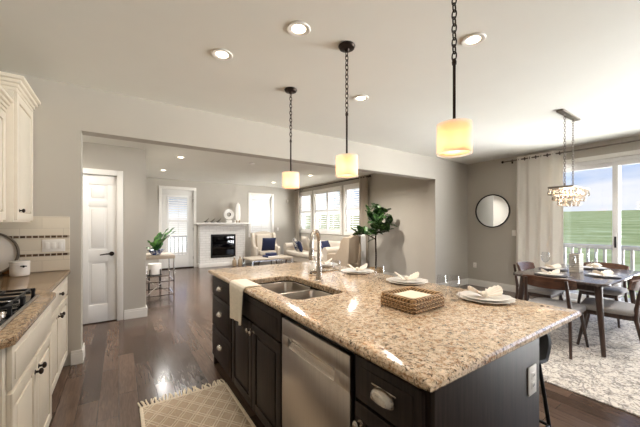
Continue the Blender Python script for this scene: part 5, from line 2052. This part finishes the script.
random.seed(11)
fg = thing('fiddle_leaf_fig', 'tall fiddle leaf fig tree against the greige wall beside the taupe drape', 'potted tree', (5.06, 5.13, 0))
MB().lathe([(0, 0.002), (0.15, 0.002), (0.165, 0.02), (0.18, 0.30), (0.172, 0.32), (0.165, 0.30), (0.15, 0.27), (0, 0.27)], seg=36).build('planter', MAT['basketpot'], fg)
MB().lathe([(0, 0.285), (0.160, 0.275), (0.150, 0.262), (0, 0.262)], seg=24).build('soil', MAT['soil'], fg)
mb = MB()
mb.tube([(0, 0, 0.26), (0.01, 0.005, 0.6), (-0.005, 0, 1.0), (0.01, 0, 1.35), (0.0, 0.01, 1.75)], [0.022, 0.020, 0.018, 0.014, 0.008], 10)
branches = [((0.0, 0, 1.0), (-0.18, 0.14, 1.12), (-0.36, 0.24, 1.14)), ((0.0, 0, 1.1), (0.15, -0.10, 1.28), (0.26, -0.16, 1.36)), ((0.005, 0, 1.2), (-0.10, 0.02, 1.42), (-0.16, 0.06, 1.66)),
            ((0.0, 0.0, 1.3), (0.06, -0.10, 1.5), (0.12, -0.16, 1.66)), ((0, 0, 1.15), (0.06, -0.12, 1.18), (0.16, -0.26, 1.2)), ((0, 0, 1.2), (-0.10, -0.12, 1.30), (-0.16, -0.2, 1.42))]
for br in branches: mb.tube(list(br), [0.011, 0.009, 0.006], 8)
mb.build('trunk', MAT['bark'], fg)
leafmeshes = []
axes = [((0.0, 0.01, 1.2), (0.0, 0.01, 1.80))] + [(b[1], b[2]) for b in branches] + [(b[0], b[1]) for b in branches]
n = 0
for ai, (a, b) in enumerate(axes):
    cnt = 15 if ai == 0 else (9 if ai <= 6 else 3)
    a, b = Vector(a), Vector(b)
    for k in range(cnt):
        t = k / max(1, cnt - 1)
        p = a.lerp(b, t)
        L = random.uniform(0.20, 0.29)
        o = leaf_mesh(L, L * 0.37, random.uniform(0.05, 0.35)).build('leaf', MAT['leaf'], fg, angle=80) if n < 6 else leafmeshes[n % 6].copy()
        if n >= 6: COL.objects.link(o); o.parent = fg
        else: leafmeshes.append(o)
        n += 1
        o.location = p
        az = k * 2.4 + ai + random.uniform(-0.3, 0.3)
        el = math.radians(random.uniform(-15, 70) + (20 if t > 0.85 and ai <= 6 else 0))
        o.rotation_euler = (el, random.uniform(-0.5, 0.5), az)

# console table by the hall corner, with its bowl and plant
cs = thing('console_table', 'whitewashed console table with chrome frame just past the hall corner', 'console table', (0.60, 6.20, 0))
MB().box(-0.245, 0.235, -0.33, 0.33, 0.745, 0.805, 0.004).build('table_top', MAT['stonetop'], cs)
for sx in (-0.225, 0.215):
    for sy in (-0.31, 0.31):
        MB().box(sx - 0.011, sx + 0.011, sy - 0.011, sy + 0.011, 0, 0.745, 0.002).build('leg', MAT['chrome'], cs)
mb = MB()
for z in (0.10, 0.34):
    for sy in (-0.31, 0.31): mb.box(-0.225, 0.215, sy - 0.009, sy + 0.009, z, z + 0.018)
    for sx in (-0.225, 0.215): mb.box(sx - 0.009, sx + 0.009, -0.31, 0.31, z, z + 0.018)
mb.cyl((-0.225, -0.31, 0.11), (0.215, 0.31, 0.34), 0.008, 0.008, 8)
mb.cyl((0.215, -0.31, 0.11), (-0.225, 0.31, 0.34), 0.008, 0.008, 8)
mb.build('stretchers', MAT['chrome'], cs)
bw = thing('patterned_bowl', 'blue and white oval bowl on the console table', 'bowl', (0.55, 6.08, 0.805))
MB().lathe([(0, 0.004), (0.06, 0.002), (0.07, 0.01), (0.135, 0.085), (0.142, 0.09), (0.134, 0.092), (0.06, 0.022), (0, 0.016)], seg=36).build('bowl_body', MAT['bluewhite'], bw, angle=60)
pl = thing('leafy_plant', 'broad-leaved green plant growing in the blue and white bowl', 'plant', (0.55, 6.08, 0.822))
MB().lathe([(0, 0.065), (0.11, 0.062), (0.10, 0.05), (0.045, 0.008), (0, 0.008)], seg=24).build('soil', MAT['soil'], pl)
random.seed(5)
for k, (ln, tilt, az, w) in enumerate([(0.50, 68, -80, 0.17), (0.46, 62, -100, 0.17), (0.36, 78, -40, 0.2), (0.30, 62, -130, 0.22), (0.24, 66, 120, 0.24), (0.22, 60, 150, 0.24), (0.30, 45, -20, 0.22), (0.25, 25, 70, 0.24), (0.44, 76, -90, 0.18)]):
    o = leaf_mesh(ln, ln * w, 0.25).build('leaf', MAT['leaf2'], pl, angle=80)
    o.location = (0.02 * math.cos(k), 0.02 * math.sin(k), 0.06)
    o.rotation_euler = (math.radians(tilt), 0, math.radians(az))
pt = thing('footed_planter', 'round white planter in a black stand behind the console table', 'planter', (0.62, 7.12, 0))
MB().lathe([(0, 0.30), (0.10, 0.30), (0.115, 0.315), (0.125, 0.50), (0.125, 0.53), (0.115, 0.53), (0.105, 0.50), (0, 0.49)], seg=36).build('pot', MAT['ceramic'], pt)
mb = MB()
for k in range(4):
    a = PI / 4 + k * PI / 2
    MB().cyl((0.135 * math.cos(a), 0.135 * math.sin(a), 0.42), (0.15 * math.cos(a), 0.15 * math.sin(a), 0), 0.010, 0.010, 8).build('leg', MAT['black'], pt)
mb = MB(); mb.lathe([(0.10, 0.285), (0.14, 0.285), (0.14, 0.30), (0.10, 0.30)], seg=32, closed=True)
mb.cyl((-0.14, 0, 0.28), (0.14, 0, 0.28), 0.008); mb.cyl((0, -0.14, 0.28), (0, 0.14, 0.28), 0.008)
mb.build('stand_ring', MAT['black'], pt)
